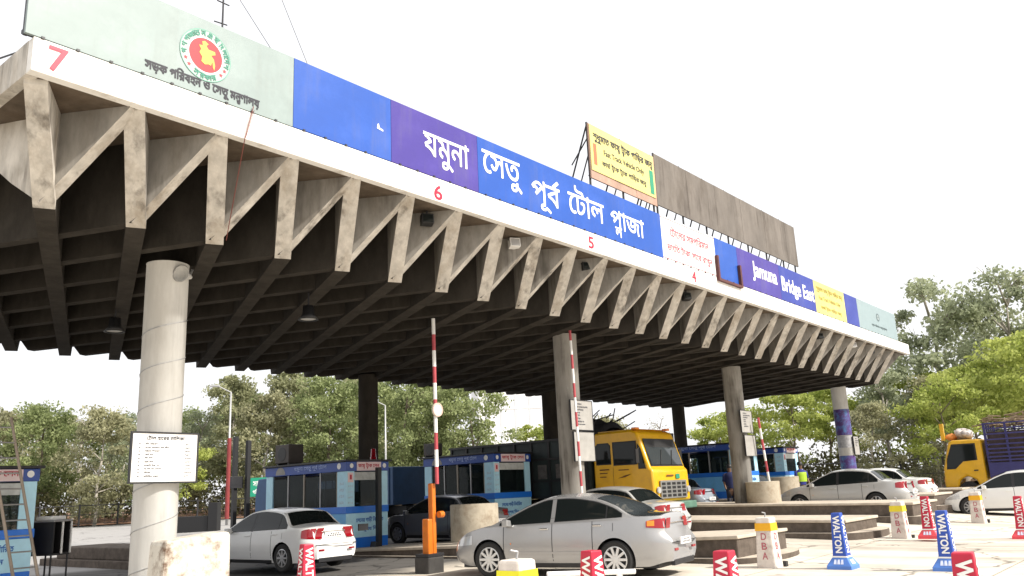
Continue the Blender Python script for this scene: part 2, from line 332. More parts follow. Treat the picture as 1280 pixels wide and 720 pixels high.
# ------------------------------------------------------------------ sign panels along the roof edge
def pmat(n, c, **k): return mat(n, c, .45, var=.07, scale=1.2, stain=tuple(min(1, v*1.25+.02) for v in c), samt=.55, sscale=.8, spec=.35, bump=.12, streak=.14, streakcol=(.16, .15, .13), **k)
sage = pmat('sage_sheet', (.235, .29, .285)); blue = pmat('royal_blue_sheet', (.014, .075, .36)); violet = pmat('violet_sheet', (.052, .034, .24)); blue2 = pmat('deep_blue_sheet', (.024, .042, .27))
yellow = pmat('yellow_sheet', (.62, .55, .17)); pw = mat('white_sheet', (.80, .79, .77), .5, var=.03); inkw = mat('white_ink', (.82, .82, .80), .5, var=0); inkb = mat('black_ink', (.02, .02, .03), .6, var=0)
inkr = mat('red_ink', (.45, .015, .04), .5, var=0); pink = mat('faded_red_ink', (.42, .10, .13), .5, var=0); green = mat('green_ink', (.02, .25, .14), .5, var=0)
ZS0, ZS1 = 7.252, 8.43
def panel(x0, x1, m, label, z0=ZS0, z1=ZS1, y=-.06, rows=True):
    o = empty('sign_panel', (x0, y, z0), 0, label, 'sign', 'sign panels along the canopy edge')
    b = MB(); n = max(1, round((x1-x0)/1.2)); h = z1-z0; wdt = x1-x0-.008
    b.box(0, 0, 0, wdt, .05, h); b.build('sheet', m, o)
    b = MB()
    for k in range(n+1): b.box(k*(wdt-.05)/n, .053, 0, k*(wdt-.05)/n+.05, .10, h-.02)
    b.box(0, .103, h-.08, wdt, .14, h-.03); b.box(0, .103, .03, wdt, .14, .08); b.build('frame', dark_metal, o)
    b = MB()
    for k in range(int((x1-x0)/.42)): b.box(.18+k*.42, -.018, -.016, .22+k*.42, .03, .012)
    b.build('clip', dark_metal, o)
    return o
X = (1, 0, 0); Z = (0, 0, 1)
p1 = panel(-.22, 3.66, sage, 'pale green roof sign with the round red and gold government seal and black lettering')
# seal: centre (2.14, z) radius .41
cx, cz = 2.36, 7.87-ZS0
def disc(name, r, y, m, r0=0., n=48, parent=p1, c=(cx, cz), sx=1.):
    b = MB()
    if r0 == 0: b.quad([(c[0]+r*math.cos(2*math.pi*k/n)*sx, y, c[1]+r*math.sin(2*math.pi*k/n)) for k in range(n)])
    else:
        for k in range(n):
            a, d = 2*math.pi*k/n, 2*math.pi*(k+1)/n; b.quad([(c[0]+q*math.cos(t)*sx, y, c[1]+q*math.sin(t)) for q, t in ((r0, a), (r, a), (r, d), (r0, d))])
    return b.build(name, m, parent)
disc('seal_ring', .40, -.006, mat('seal_pale', (.36, .43, .40), .5, var=0)); disc('seal_outline', .40, -.009, mat('seal_line', (.12, .33, .25), .5, var=0), .388)
disc('seal_disc', .262, -.010, mat('seal_red', (.36, .010, .02), .5, var=.05)); disc('seal_outline', .275, -.009, pw, .262)
mp_ = [(-.02, .19), (-.06, .17), (-.05, .12), (-.10, .11), (-.07, .06), (-.09, .01), (-.05, -.04), (-.06, -.10), (-.01, -.13), (.04, -.11), (.07, -.12), (.09, -.06), (.10, -.13), (.12, -.17), (.13, -.10), (.11, -.02), (.07, .02), (.13, .05), (.12, .09), (.03, .09), (.0, .13), (.03, .16)]
b = MB(); b.quad([(cx+x*1.15, -.014, cz+z*1.15) for x, z in mp_]); b.build('seal_map', mat('seal_gold', (.68, .40, .06), .5, var=0), p1)
def arc_text(cl, r, a0, a1, h, m, flip=False):
    for k, c in enumerate(cl):
        t = R(a0+(a1-a0)*(k+.5)/len(cl)); rad = Vector((math.cos(t), 0, math.sin(t))); tn = Vector((math.sin(t), 0, -math.cos(t)))
        if flip: rad, tn = -rad, -tn
        lettering(c, m, p1, Vector((cx, -.012, cz))+(Vector((math.cos(t), 0, math.sin(t))))*r - (rad*h if flip else Vector()), tn, rad, None, h, .006, centre=True)
sealink = mat('seal_green', (.03, .22, .15), .5, var=0)
arc_text(['গ', 'ণ', 'প', 'জা', 'ত', 'ন', 'এী', ' ব', 'াং', 'লা', 'েদ', 'শ'], .295, 198, -18, .075, sealink)
arc_text(['স', 'র', 'কা', 'র'], .30, 238, 302, .075, sealink, True)
for t in (205, 222, 318, 335):
    b = MB(); c = (cx+.335*math.cos(R(t)), cz+.335*math.sin(R(t))); b.quad([(c[0]+(.035 if k % 2 == 0 else .015)*math.sin(k*math.pi/5), -.011, c[1]+(.035 if k % 2 == 0 else .015)*math.cos(k*math.pi/5)) for k in range(10)]); b.build('seal_star', inkr, p1)
lettering('সড়ক পিরবহন ও েসতু মন^তণালয়', inkb, p1, (1.48, -.005, .045), X, Z, 1.78, .22, .010)
p2 = panel(3.66, 5.71, blue, 'plain royal blue roof sign with a small torn white mark'); b = MB(); b.quad([(1.72, -.004, .52), (1.86, -.004, .50), (1.86, -.004, .53), (1.78, -.004, .55), (1.76, -.004, .62), (1.73, -.004, .6)]); b.build('torn_mark', pw, p2)
p3 = panel(5.71, 7.98, violet, 'violet roof sign with one word of white Bengali lettering'); lettering('যমুনা', inkw, p3, (.78, -.005, .20), X, Z, 1.22, .66, .010)
p4 = panel(7.98, 15.08, blue, 'long royal blue roof sign with four words of white Bengali lettering')
lettering('েসতু', inkw, p4, (.12, -.005, .28), X, Z, 1.22, .66, .012); lettering('পূব~', inkw, p4, (1.68, -.005, .08), X, Z, .98, .80, .012)
lettering('েটাল', inkw, p4, (2.98, -.005, .30), X, Z, 1.42, .68, .012); lettering('প^লাজা', inkw, p4, (4.70, -.005, .12), X, Z, 1.50, .66, .012)
p5 = panel(15.08, 18.12, pw, 'white roof sign with two faded red lines of Bengali')
lettering('েটােলর সমপিরমান', pink, p5, (.45, -.005, .68), X, Z, 2.2, .28, .008); lettering('ভাংিত টাকা সােথ রাখুন', pink, p5, (.25, -.005, .20), X, Z, 2.55, .30, .008)
b = MB(); b.box(.0, -.004, .02, 3.03, -.001, .04); b.box(.0, -.004, 1.12, 3.03, -.001, 1.14); b.build('border', pink, p5)
p6 = panel(18.12, 19.58, blue, 'short royal blue roof sign with a dark rusted side frame'); b = MB(); b.box(-.06, -.09, -.12, .03, -.006, .62); b.box(1.40, -.09, -.12, 1.50, -.006, .58); b.box(.033, -.09, -.12, 1.397, -.006, -.05); b.build('rusted_frame', mat('rust_dark', (.09, .03, .03), .8, var=.3), p6)
p7 = panel(19.58, 22.72, violet, 'violet roof sign with the first word of an English place name'); lettering('Jamuna', inkw, p7, (1.02, -.005, .30), X, Z, 1.85, .62, .03)
p8 = panel(22.72, 25.8, blue2, 'deep blue roof sign with two white English words'); lettering('Bridge East', inkw, p8, (.12, -.005, .18), X, Z, 2.85, .62, .03)
p9 = panel(25.8, 28.95, yellow, 'low yellow roof sign with three faded lines of lettering')
yink = mat('olive_ink', (.38, .30, .05), .5, var=0)
lettering('শুধুমাত ফাস^ট ট^রাক গািড়র জন^য', yink, p9, (.2, -.005, .78), X, Z, 2.7, .26, .01); lettering('Fast Track Vehicle Only', yink, p9, (.4, -.005, .48), X, Z, 2.2, .18, .008); lettering('কাড~ ট^রাক গািড়র জন^য', yink, p9, (.5, -.005, .14), X, Z, 2.1, .2, .008)
p10 = panel(28.95, 30.42, blue2, 'narrow deep blue roof sign beside the far pale sign'); p11 = panel(30.42, 35.5, mat('pale_blue_sheet', (.24, .315, .33), .45, var=.05), 'pale blue roof sign at the far end with a small dark emblem')
disc('emblem', .17, -.005, mat('emblem_ink', (.10, .14, .15), .5, var=0), parent=p11, c=(2.55, .72), sx=1.3); disc('emblem_ring', .10, -.008, mat('emblem_lite', (.30, .36, .36), .5, var=0), .05, parent=p11, c=(2.55, .72), sx=1.3)
lettering('সড়ক পিরবহন ও েসতু মন^তণালয়', mat('emblem_ink', (0, 0, 0)), p11, (1.6, -.005, .24), X, Z, 2.0, .14, .006)
# raised billboards behind the sign row
rustb = mat('weathered_tin', (.165, .148, .132), .8, var=.2, scale=1.5, stain=(.10, .085, .072), samt=.75, sscale=1.1, stretch=2.5, bump=.25, spec=.2, streak=.6, streakcol=(.07, .058, .05))
def billboard(x0, x1, z0, z1, y, m, label, ties):
    o = empty('billboard', (x0, y, z0), 0, label, 'billboard'); W_ = x1-x0; H_ = z1-z0
    b = MB(); n = int(W_/.9)
    for k in range(n): b.box(k*W_/n, 0+.004*(k % 2), 0, (k+1)*W_/n-.004, .04, H_)
    b.build('sheet', m, o)
    b = MB()
    for k in ties:
        b.tube((k, .08, ZT-z0), (k, .08, H_+.06), .03); b.tube((k, .08, H_), (k, 1.5, ZT-z0), .022); b.tube((k, .08, H_*.45), (k, .95, ZT-z0+.55), .018); b.tube((k, .08, ZT-z0+.35), (k, 1.1, ZT-z0+.3), .018); b.tube((k, .08, H_*.75), (k, .62, H_*.35), .018)
    b.tube((0, .08, H_-.1), (W_, .08, H_-.1), .02); b.tube((0, .08, .08), (W_, .08, .08), .02)
    b.build('support_frame', dark_metal, o); return o
bb1 = billboard(13.3, 16.58, 9.22, 10.72, .8, mat('faded_tin', (.40, .26, .20), .8, var=.2, scale=2, stain=(.24, .17, .13), samt=.6), 'raised yellow billboard with black Bengali lettering on a tin back board', (.05, 1.6, 3.2))
b = MB(); b.box(.02, -.02, .22, 3.2, -.004, 1.47); b.build('yellow_sheet', mat('bright_yellow_sheet', (.62, .56, .19), .5, var=.08), bb1)
lettering('শুধুমাত ফাস^ট ট^রাক গািড়র জন^য', inkb, bb1, (.16, -.024, 1.02), X, Z, 2.95, .32, .012); lettering('Fast Track Vehicle Only', inkb, bb1, (.62, -.024, .72), X, Z, 2.0, .2, .006); lettering('কাড~ ট^রাক ট^রাক গািড়র জন^য', inkb, bb1, (.5, -.024, .40), X, Z, 2.2, .22, .006)
b = MB(); b.box(.14, -.026, .40, .28, -.022, .98); b.build('red_mark', mat('orange_ink', (.7, .14, .06), .5, var=0), bb1); b = MB(); b.box(2.92, -.026, .30, 3.12, -.022, 1.0); b.build('green_mark', green, bb1)
billboard(16.6, 26.96, 9.28, 10.84, .8, rustb, 'long blank rusty tin billboard raised above the roof signs', (.1, 1.6, 3.1, 4.6, 6.1, 7.6, 9.1, 10.2))
# antenna, wires, floodlights, horn
o = empty('roof_antenna', (3.6, 2.0, ZT), 0, 'thin steel mast with short cross rods above the seal sign', 'antenna')
b = MB(); b.tube((0, 0, 0), (0, 0, 3.4), .025, r2=.015); b.build('mast', dark_metal, o); b = MB(); b.tube((-.12, 0, 3.05), (.12, 0, 3.05), .012); b.tube((-.16, .0, 2.62), (.12, .05, 2.68), .012); b.build('cross_rod', dark_metal, o)
def wire(pts, r, label, sag=0., name='cable'):
    b = MB(); P_ = []
    for k in range(13):
        t = k/12; a, c = Vector(pts[0]), Vector(pts[1]); q = a.lerp(c, t); q.z -= sag*4*t*(1-t); P_.append(q)
    b.path(P_, r, 5); o = b.build(name, dark_metal); tag(o, label, 'cable'); return o
wire([(1.9, 3, 14), (8.3, 3, 7.3)], .006, 'thin wire slanting down to the roof behind the first blue sign, nearer the mast')
wire([(3.7, 3, 15), (7.9, 3, 7.3)], .006, 'steeper thin wire slanting down to the roof behind the first blue sign')
wire([(1.2, 3, 8.97), (-4, 3, 5.2)], .015, 'dark wire running out from behind the seal sign over the roof corner', .2)
o = wire([(2.95, -.085, 7.28), (2.82, -.085, 6.80)], .004, 'reddish cable hanging from the seal sign down the third strut'); 
b = MB(); b.path([(2.93, -.09, 7.33), (2.80, -.09, 6.77), (3.27, 1.08, 5.58)], .007, 6); o.data.materials[0] = mat('red_cable', (.16, .04, .03), .6, var=0)
me2 = b.build('cable_run', MC['red_cable']); me2.parent = o
fl0 = None
for k, (x, y, z, t) in enumerate([(7.05, .45, 6.55, 'black floodlight under the fascia below the 6'), (9.62, .45, 6.6, 'white floodlight under the fascia below the second word'), (12.25, .45, 6.55, 'black floodlight under the fascia below the 5'), (17.1, .45, 6.55, 'black floodlight under the fascia below the white sign'), (20.0, .45, 6.6, 'white floodlight under the fascia below the short blue sign'), (22.4, .45, 6.55, 'black floodlight under the fascia below the English lettering'), (27.2, .45, 6.55, 'black floodlight under the fascia below the yellow sign'), (30.9, .45, 6.6, 'white floodlight near the far end of the fascia'), (33.1, .45, 6.55, 'black floodlight near the far end of the fascia')]):
    o = empty('floodlight', (x, y, z), R(-30), t, 'floodlight', 'floodlights under the canopy edge')
    wh = 'white' in t.split(' ')[0]; o.scale = (.68,)*3; o.location.z += .06
    b = MB(); b.prism([(-.14, -.12), (.10, -.17), (.12, .12), (-.10, .16)], -.17, .17, 'x'); b.build('housing', white if wh else black, o, bevel=.015)
    b = MB(); b.box(-.02, -.02, .13, .02, .02, .25); b.tube((-.19, 0, .1), (.19, 0, .1), .015); b.build('bracket', dark_metal, o)
    b = MB(); b.quad([(-.14, -.147, -.11), (.14, -.147, -.11), (.14, -.108, .12), (-.14, -.108, .12)]); b.build('lens', lamp_clear if wh else glass, o)
o = empty('horn_loudspeaker', (3.36, 2.42, 5.30), R(-60), 'pale horn loudspeaker fixed to the top of the near column', 'loudspeaker')
b = MB(); b.lathe([(.03, .16), (.05, .1), (.07, 0), (.13, -.12), (.15, -.14), (.12, -.12), (.0, -.02)], 20, 'y'); b.build('bell', conc_col, o, smooth=True); b = MB(); b.tube((0, .12, 0), (0, .2, .14), .02); b.tube((-.2, .1, -.08), (-.12, .05, 0), .05); b.build('bracket', steel, o)
for x, y, z, t in ((6.2, 2.9, 4.98, 'black bell lamp hanging under the canopy beyond the near column'), (4.0, 6.2, 5.0, 'black bell lamp hanging under the canopy behind the near column')):
    o = empty('hanging_lamp', (x, y, z), 0, t, 'lamp'); b = MB(); b.lathe([(.0, .3), (.1, .28), (.12, .1), (.2, .0), (.17, .0), (.09, .1)], 18); b.build('lamp_shade', black, o, smooth=True); b = MB(); b.tube((0, 0, .28), (0, 0, .55), .015); b.build('rod', dark_metal, o); b = MB(); b.lathe([(0, .03), (.15, .02)], 18); b.build('diffuser', mat('dull_glass', (.5, .5, .48), .3, var=0), o)
# spiral wires on the near column
b = MB(); x, y, r = COLS[0]; b.path([(x+(r+.006)*math.cos(t), y+(r+.006)*math.sin(t), .3+t/(2*math.pi)*.62) for t in np.arange(0, 46, .3)], .006, 4); o = b.build('wire_wrap', steel, can)

# ------------------------------------------------------------------ boards on the columns
def board(x0, z0, x1, z1, y, m, label, border=black, tilt=0., name='notice_board', bw=.025):
    o = empty(name, (x0, y, z0), 0, label, 'sign'); o.rotation_euler = (0, tilt, 0); W_, H_ = x1-x0, z1-z0
    b = MB(); b.box(0, 0, 0, W_, .03, H_); b.build('board', m, o)
    if border:
        b = MB(); b.box(-bw, -.012, -bw, W_+bw, .035, 0); b.box(-bw, -.012, H_, W_+bw, .035, H_+bw); b.box(-bw, -.012, 0, 0, .035, H_); b.box(W_, -.012, 0, W_+bw, .035, H_); b.build('frame', border, o)
    return o
o = board(2.60, 1.965, 3.66, 2.695, 2.36, pw, 'white toll price board in a black frame on the near column', tilt=R(.4))
lettering('েটাল হােরর তািলকা', inkb, o, (.22, -.003, .625), X, Z, .62, .075, .003)
grey_ink = mat('grey_ink', (.10, .10, .11), .6, var=0)
rows = ['মটর সাইেকল', 'হালকা যানবাহন কার জীপ', 'মাইেকা িপকআপ', 'েছাট বাস', 'বড় বাস', 'েছাট টাক', 'মাঝাির টাক পণ', 'বড় টাক চার একেসল', 'েটইলার', 'অিতিরক ওজন']; pr_ = ['৫০', '৫৫০', '৬০০', '৭৫০', '১০০০', '১০০০', '১২৫০', '২০০০', '৩০০০', '১০০']
for k, (s, q) in enumerate(zip(rows, pr_)):
    z = .555-k*.054; lettering(s, grey_ink, o, (.2, -.003, z), X, Z, None, .036, .001); lettering(q, grey_ink, o, (.86, -.003, z), X, Z, None, .030, .001)
    b = MB(); b.box(.1, -.004, z+.005, .13, -.002, z+.022); b.build('row_mark', grey_ink, o)
b = MB(); b.box(.12, -.004, .598, .94, -.002, .602); b.build('rule', grey_ink, o)
greyb = mat('grey_board', (.33, .32, .30), .7, var=.15, scale=3, stain=(.2, .19, .17), samt=.5)
for (a, c, d, e, y, t, n) in ((13.76, 3.02, 14.70, 3.76, 2.22, 'upper grey lettered board on the column beside the yellow truck', 8), (13.80, 2.24, 14.68, 2.96, 2.20, 'lower plain grey board on the column beside the yellow truck', 0), (24.0, 3.2, 24.9, 3.95, 2.40, 'upper grey board with faint lines on the column behind the long kerbs', 7), (24.1, 2.4, 24.95, 3.1, 2.38, 'lower plain grey board on the column behind the long kerbs', 0), (35.35, 2.48, 36.0, 3.28, 2.4, 'grey board on the far poster covered column', 5)):
    o = board(a, c, d, e, y, greyb, t, dark_metal, bw=.012)
    for k in range(n): lettering(rows[k], grey_ink, o, (.2, -.003, (e-c)*(.85-.1*k)), X, Z, None, .05, .003)
o = empty('poster_wrap', (35.45, 2.8, 2.6), 0, 'purple and blue posters wrapped round the far column', 'poster')
for z0, z1, m in ((.75, 1.9, mat('purple_poster', (.07, .03, .16), .5, var=.35, scale=6, stain=(.05, .25, .5), samt=.8, sscale=3)), (-.75, -.15, mat('purple_poster2', (.09, .04, .2), .5, var=.35, scale=6, stain=(.05, .3, .5), samt=.8, sscale=3)), (.2, .72, mat('grey_poster', (.35, .35, .36), .6, var=.3, scale=8))):
    b = MB(); b.lathe([(.336, z0), (.336, z1)], 36); b.build('poster', m, o, smooth=True)

# ------------------------------------------------------------------ toll islands
def island(x0, x1, y0, y1, z0, zf, zk, label):
    o = empty('toll_island', (x0, y0, 0), 0, label, 'traffic island', 'raised lane islands'); W_ = x1-x0; L_ = y1-y0
    n = 12; b = MB(); pl = [(W_/2+W_/2*math.cos(t), .35+(-.35)*math.sin(-t)*-1) for t in np.linspace(math.pi, 2*math.pi, n)]
    low = [(-.22, L_)]+[((W_/2)-(W_/2+.22)*math.cos(t), .1-.62*math.sin(t)) for t in np.linspace(0, math.pi, n)]+[(W_+.22, L_)]
    V = [(x, y, -.3) for x, y in low]+[(x, y, zk(y)) for x, y in low]; k = len(low)
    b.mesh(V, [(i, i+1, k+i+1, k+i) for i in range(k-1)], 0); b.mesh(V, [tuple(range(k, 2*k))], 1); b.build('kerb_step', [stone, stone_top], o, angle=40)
    upp = [(0, L_-.1), (0, 0), (W_, 0), (W_, L_-.1)]; b = MB(); V = []
    for x, y in upp: V.append((x, y, -.25))
    for x, y in upp: V.append((x, y, zf(y)-.07))
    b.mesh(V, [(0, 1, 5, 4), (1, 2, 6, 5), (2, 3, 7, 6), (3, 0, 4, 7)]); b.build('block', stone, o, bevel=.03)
    b = MB(); V = []
    for dz in (0, 1):
        for x, y in ((-.04, L_-.1), (-.04, -.04), (W_+.04, -.04), (W_+.04, L_-.1)): V.append((x, y, zf(y)-.068+dz*.068))
    b.mesh(V, [(0, 1, 5, 4), (1, 2, 6, 5), (2, 3, 7, 6), (3, 0, 4, 7), (4, 5, 6, 7), (0, 3, 2, 1)]); b.build('coping', stone_top, o, bevel=.015); return o
lin = lambda a, c, L: (lambda y: a+(c-a)*min(1, max(0, y/L)))
island(1.7, 3.95, -1.0, 15, 0, lin(.30, .30, 3), lin(.0, .0, 3), 'low toll island under the near column and the ladder')
island(12.35, 14.75, -2.6, 15, 0, lin(.54, .02, 6), lin(.12, .0, 6), 'stepped toll island under the orange barrier and the column with two grey boards')
island(17.8, 20.2, -2.85, 15, 0, lin(.54, .80, 3.6), lin(.24, .34, 3), 'stepped toll island whose lower step ends behind the blue cone')
island(23.1, 25.7, -3.0, 15, 0, lin(.75, 1.0, 6.4), lin(.36, .5, 3), 'longest stepped toll island in front of the pale sedan')
island(28.6, 31.0, -2.25, 15, 0, lin(.85, .95, 4), lin(.45, .5, 3), 'toll island behind the two white sedans')
island(34.0, 36.8, -1.95, 15, 0, lin(.91, .95, 4), lin(.45, .5, 3), 'farthest toll island in front of the yellow cab truck')
# old stone kerb left of the near column, low dark wall and posts behind it
o = empty('toll_island', (8.9, 14.0, 0), 0, 'dark brown stepped island beyond the near column', 'traffic island', 'raised lane islands')
b = MB(); b.box(-.2, 0, -.3, 1.9, 6.6, .10); b.build('kerb_step', stone, o, bevel=.03); b = MB(); b.box(0, .1, .103, 1.7, 5.8, .46); b.build('block', stone, o, bevel=.03)
o = empty('dark_wall', (19.4, 33.0, .1), R(-55), 'low black wall behind the near column', 'wall'); b = MB(); b.box(0, 0, 0, 2.6, .3, .95); b.build('panel', black, o, bevel=.02); b = MB(); b.box(2.65, -.1, 0, 3.15, .4, 1.6); b.build('end_post', black, o, bevel=.02)
for x, y, h, t in ((19.7, 26.6, 4.75, 'tall black post carrying a small grey box'), (20.15, 26.2, 4.55, 'plain tall black post beside the boxed post'), (17.2, 18.6, 3.3, 'short black post behind the near booth roof')):
    o = empty('black_post', (x, y, 0), 0, t, 'post'); b = MB(); b.box(-.1, -.1, 0, .1, .1, h); b.build('shaft', black, o, bevel=.01)
    if 'box' in t.split('boxed')[0] and h > 4.5: b = MB(); b.box(-.32, -.22, 2.3, .32, -.103, 2.85); b.build('control_box', dark_metal, o, bevel=.01)
def lamp_pole(x, y, h, arm, label, band=True, rz=0.):
    o = empty('street_lamp', (x, y, .2), rz, label, 'street lamp'); b = MB(); b.tube((0, 0, 0), (0, 0, h), .09, 10, .05); b.build('pole', mat('pole_grey', (.42, .42, .42), .5, .3, var=.1), o, smooth=True)
    b = MB(); b.tube((0, 0, h-.02), (arm*.6, 0, h+.35), .035); b.tube((arm*.6, 0, h+.35), (arm, 0, h+.4), .035); b.build('arm', MC['pole_grey'], o); b = MB(); b.box(arm-.1, -.12, h+.34, arm+.5, .12, h+.46); b.build('lamp_head', MC['pole_grey'], o, bevel=.03)
    if band: 
        b = MB(); b.tube((0, 0, .5), (0, 0, 5.4), .13, 10, .12); b.build('red_sleeve', mat('dull_red', (.22, .03, .03), .7, var=.2), o)
lamp_pole(26.2, 37.6, 8.3, -1.2, 'grey street lamp with a dark red lower sleeve behind the near column', True, R(-40)); lamp_pole(40, 38.5, 8.2, -1.2, 'grey street lamp seen between the booths under the canopy', False, R(-40))
o = empty('road_sign', (26.6, 34.6, .2), R(-45), 'green road sign with white lettering on a post by the trees', 'road sign'); b = MB(); b.tube((0, 0, 0), (0, 0, 3.0), .05); b.build('post', steel, o); b = MB(); b.box(-.72, -.1, 1.75, .72, -.06, 2.85); b.build('board', mat('road_green', (.01, .28, .16), .5, var=.05), o)
lettering('সাবধান', inkw, o, (-.5, -.104, 2.35), X, Z, 1.0, .3, .01); lettering('গিত কমান', inkw, o, (-.5, -.104, 1.9), X, Z, 1.0, .28, .01)

# ------------------------------------------------------------------ booths
bl_top = mat('booth_navy', (.016, .065, .32), .35, var=.1); bl_mid = mat('booth_blue', (.015, .17, .68), .35, var=.08); bl_lt = mat('booth_light_blue', (.46, .76, .90), .4, var=.08, scale=4)
booth_glass = bpy.data.materials.new('booth_glass'); booth_glass.use_nodes = True; _n = booth_glass.node_tree.nodes; _l = booth_glass.node_tree.links
_t = _n.new('ShaderNodeBsdfTransparent'); _t.inputs[0].default_value = (.55, .62, .62, 1); _m = _n.new('ShaderNodeMixShader'); _m.inputs[0].default_value = .30; _p = _n['Principled BSDF']; _p.inputs['Base Color'].default_value = (.02, .03, .03, 1); _p.inputs['Roughness'].default_value = .05
_l.new(_t.outputs[0], _m.inputs[1]); _l.new(_p.outputs[0], _m.inputs[2]); _l.new(_m.outputs[0], _n['Material Output'].inputs[0]); bl_side = mat('booth_side_blue', (.16, .46, .80), .4, var=.12, scale=3); beige = mat('booth_beige', (.38, .34, .28), .6, var=.1)
def booth(x0, y0, w_, l_, z0, H_, label, text=True, group='toll booths on the islands'):
    o = empty('toll_booth', (x0, y0, z0), 0, label, 'toll booth', group)
    k = H_/2.7; z1, z2, z3, z4 = .45*k, 1.15*k, 1.35*k, 2.38*k
    b = MB(); b.box(.03, .03, 0, w_-.03, l_-.03, z2+.1); b.build('body', bl_top, o)
    b = MB(); b.box(0, 0, -.2, w_, l_, z1); b.build('base_panel', bl_mid, o, bevel=.01)
    b = MB(); b.box(.004, 0, z1+.003, w_-.004, .028, z2); b.build('front_panel', bl_lt, o); b = MB(); b.box(.006, .031, z1+.003, .028, l_, z2); b.build('side_panel', bl_side, o)
    b = MB(); b.box(-.02, -.02, z2+.003, w_+.02, l_+.02, z3); b.build('sill_band', bl_mid, o, bevel=.01)
    pw_ = .30
    for (a, c, d, e) in ((0, pw_, 0, .05), (w_-pw_, w_, 0, .05)):
        b = MB(); b.box(a, d, z3+.003, c, e, z4); b.build('pillar', bl_lt, o)
    for (c, e) in ((.053, .42), (l_-.35, l_)):
        b = MB(); b.box(0, c, z3+.003, .05, e, z4); b.build('pillar', bl_lt, o)
    b = MB(); b.box(w_-.05, .053, z3+.003, w_, .6, z4); b.box(w_-.05, l_*.45, z3+.003, w_, l_*.62, z4); b.box(w_-.05, l_-.6, z3+.003, w_, l_, z4); b.box(w_-.05, .603, z4-.2, w_, l_-.603, z4); b.box(.05, l_-.05, z3+.003, w_-.053, l_-.003, z4); b.build('far_wall', beige, o)
    b = MB(); b.box(.35, .3, z3+.004, w_-.3, .95, z3+.06); b.build('counter', beige, o); b = MB(); b.box(.5, .42, z3+.10, .9, .50, z3+.42); b.box(.66, .46, z3+.06, .74, .5, z3+.12); b.build('screen', black, o); b = MB(); b.box(.45, 1.5, z2+.11, .95, 2.05, z3+.55); b.build('chair_back', dark_metal, o, bevel=.05)
    b = MB(); b.box(pw_+.003, .03, z3+.003, w_-pw_-.003, .045, z4); o2 = b.build('window', booth_glass, o); b = MB(); b.box(pw_+.003, .012, z4-.26, w_-pw_-.003, .028, z4-.03); b.build('blind', mat('pale_blind', (.5, .52, .5), .6, var=.2, scale=6), o2)
    n = 4; y_ = .425; sp = (l_-.35-.43)/n
    for q in range(n):
        b = MB(); b.box(.03, y_+q*sp+.05, z3+.003, .042, y_+(q+1)*sp-.05, z4-.1 if q % 2 else z4-.02); wn = b.build('window', booth_glass, o)
        b = MB(); b.box(.018, y_+q*sp, z3+.003, .055, y_+q*sp+.047, z4); b.build('mullion', steel if q % 2 else beige, wn)
    b = MB(); b.box(-.03, -.03, z4+.003, w_+.03, l_+.03, H_-.04); b.build('header_band', bl_top, o, bevel=.01)
    b = MB(); b.box(-.10, -.10, H_-.037, w_+.10, l_+.08, H_+.02); b.build('roof', black, o, bevel=.01)
    b = MB(); b.box(.36, -.05, z4+.01, w_-.30, -.032, H_-.05); hd = b.build('lane_sign', mat('lane_sign_pink', (.78, .62, .62), .5, var=0), o)
    lettering('ফাস^ট ট^রাক েলন', inkr, hd, (.40, -.053, z4+.06), X, Z, w_-.78, .18, .006)
    for c in (.17, w_-.15): 
        b = MB(); b.quad([(c+.07*math.cos(t), -.033, (z4+H_)/2+.07*math.sin(t)) for t in np.linspace(0, 2*math.pi, 15)[:-1]]); b.build('round_badge', inkw, o)
    if text:
        ul = (0, -1, 0)
        lettering('যমুনা েসতু পূব~ েটাল', mat('pale_blue_ink', (.35, .45, .75), .5, var=0), o, (-.034, l_*.62, z4+.08), ul, Z, l_*.40, .18, .004)
        b = MB(); b.quad([(-.035, l_*.80+.25*math.cos(t), z4+.03+.24*math.sin(t)) for t in np.linspace(0, math.pi, 12)]); b.build('arch_badge', greyb, o)
        b = MB(); b.quad([(-.035, .3+.09*math.cos(t), (z4+H_)/2+.09*math.sin(t)) for t in np.linspace(0, 2*math.pi, 15)[:-1]]); b.build('round_badge', inkw, o)
        bk = mat('blue_ink', (.01, .12, .45), .5, var=0)
        lettering('েলেনর গাড়ী িনধ~ািরত', bk, o, (.36, -.004, .86*k), X, Z, 1.05, .17, .006); lettering('মূলয িদন', bk, o, (.62, -.004, .60*k), X, Z, .62, .16, .006)
        b = MB(); b.box(.05, -.006, z4-.32, .26, -.003, z4-.04); b.build('notice', mat('notice_pink', (.8, .6, .6), .5, var=0), o)
        b = MB(); b.box(.12, -.008, z4-.24, .2, -.0065, z4-.1); b.build('notice', inkr, o)
        for q in range(4):
            b = MB(); b.box(.06, -.006, z3+.08+q*.16, .24, -.003, z3+.13+q*.16); b.build('notice', mat('faint_notice', (.45, .66, .78), .5, var=.3, scale=20), o)
            b = MB(); b.box(-.006, .12, z3+.08+q*.18, -.003, .32, z3+.16+q*.18); b.build('notice', mat('faint_notice', (0, 0, 0)), o)
    return o
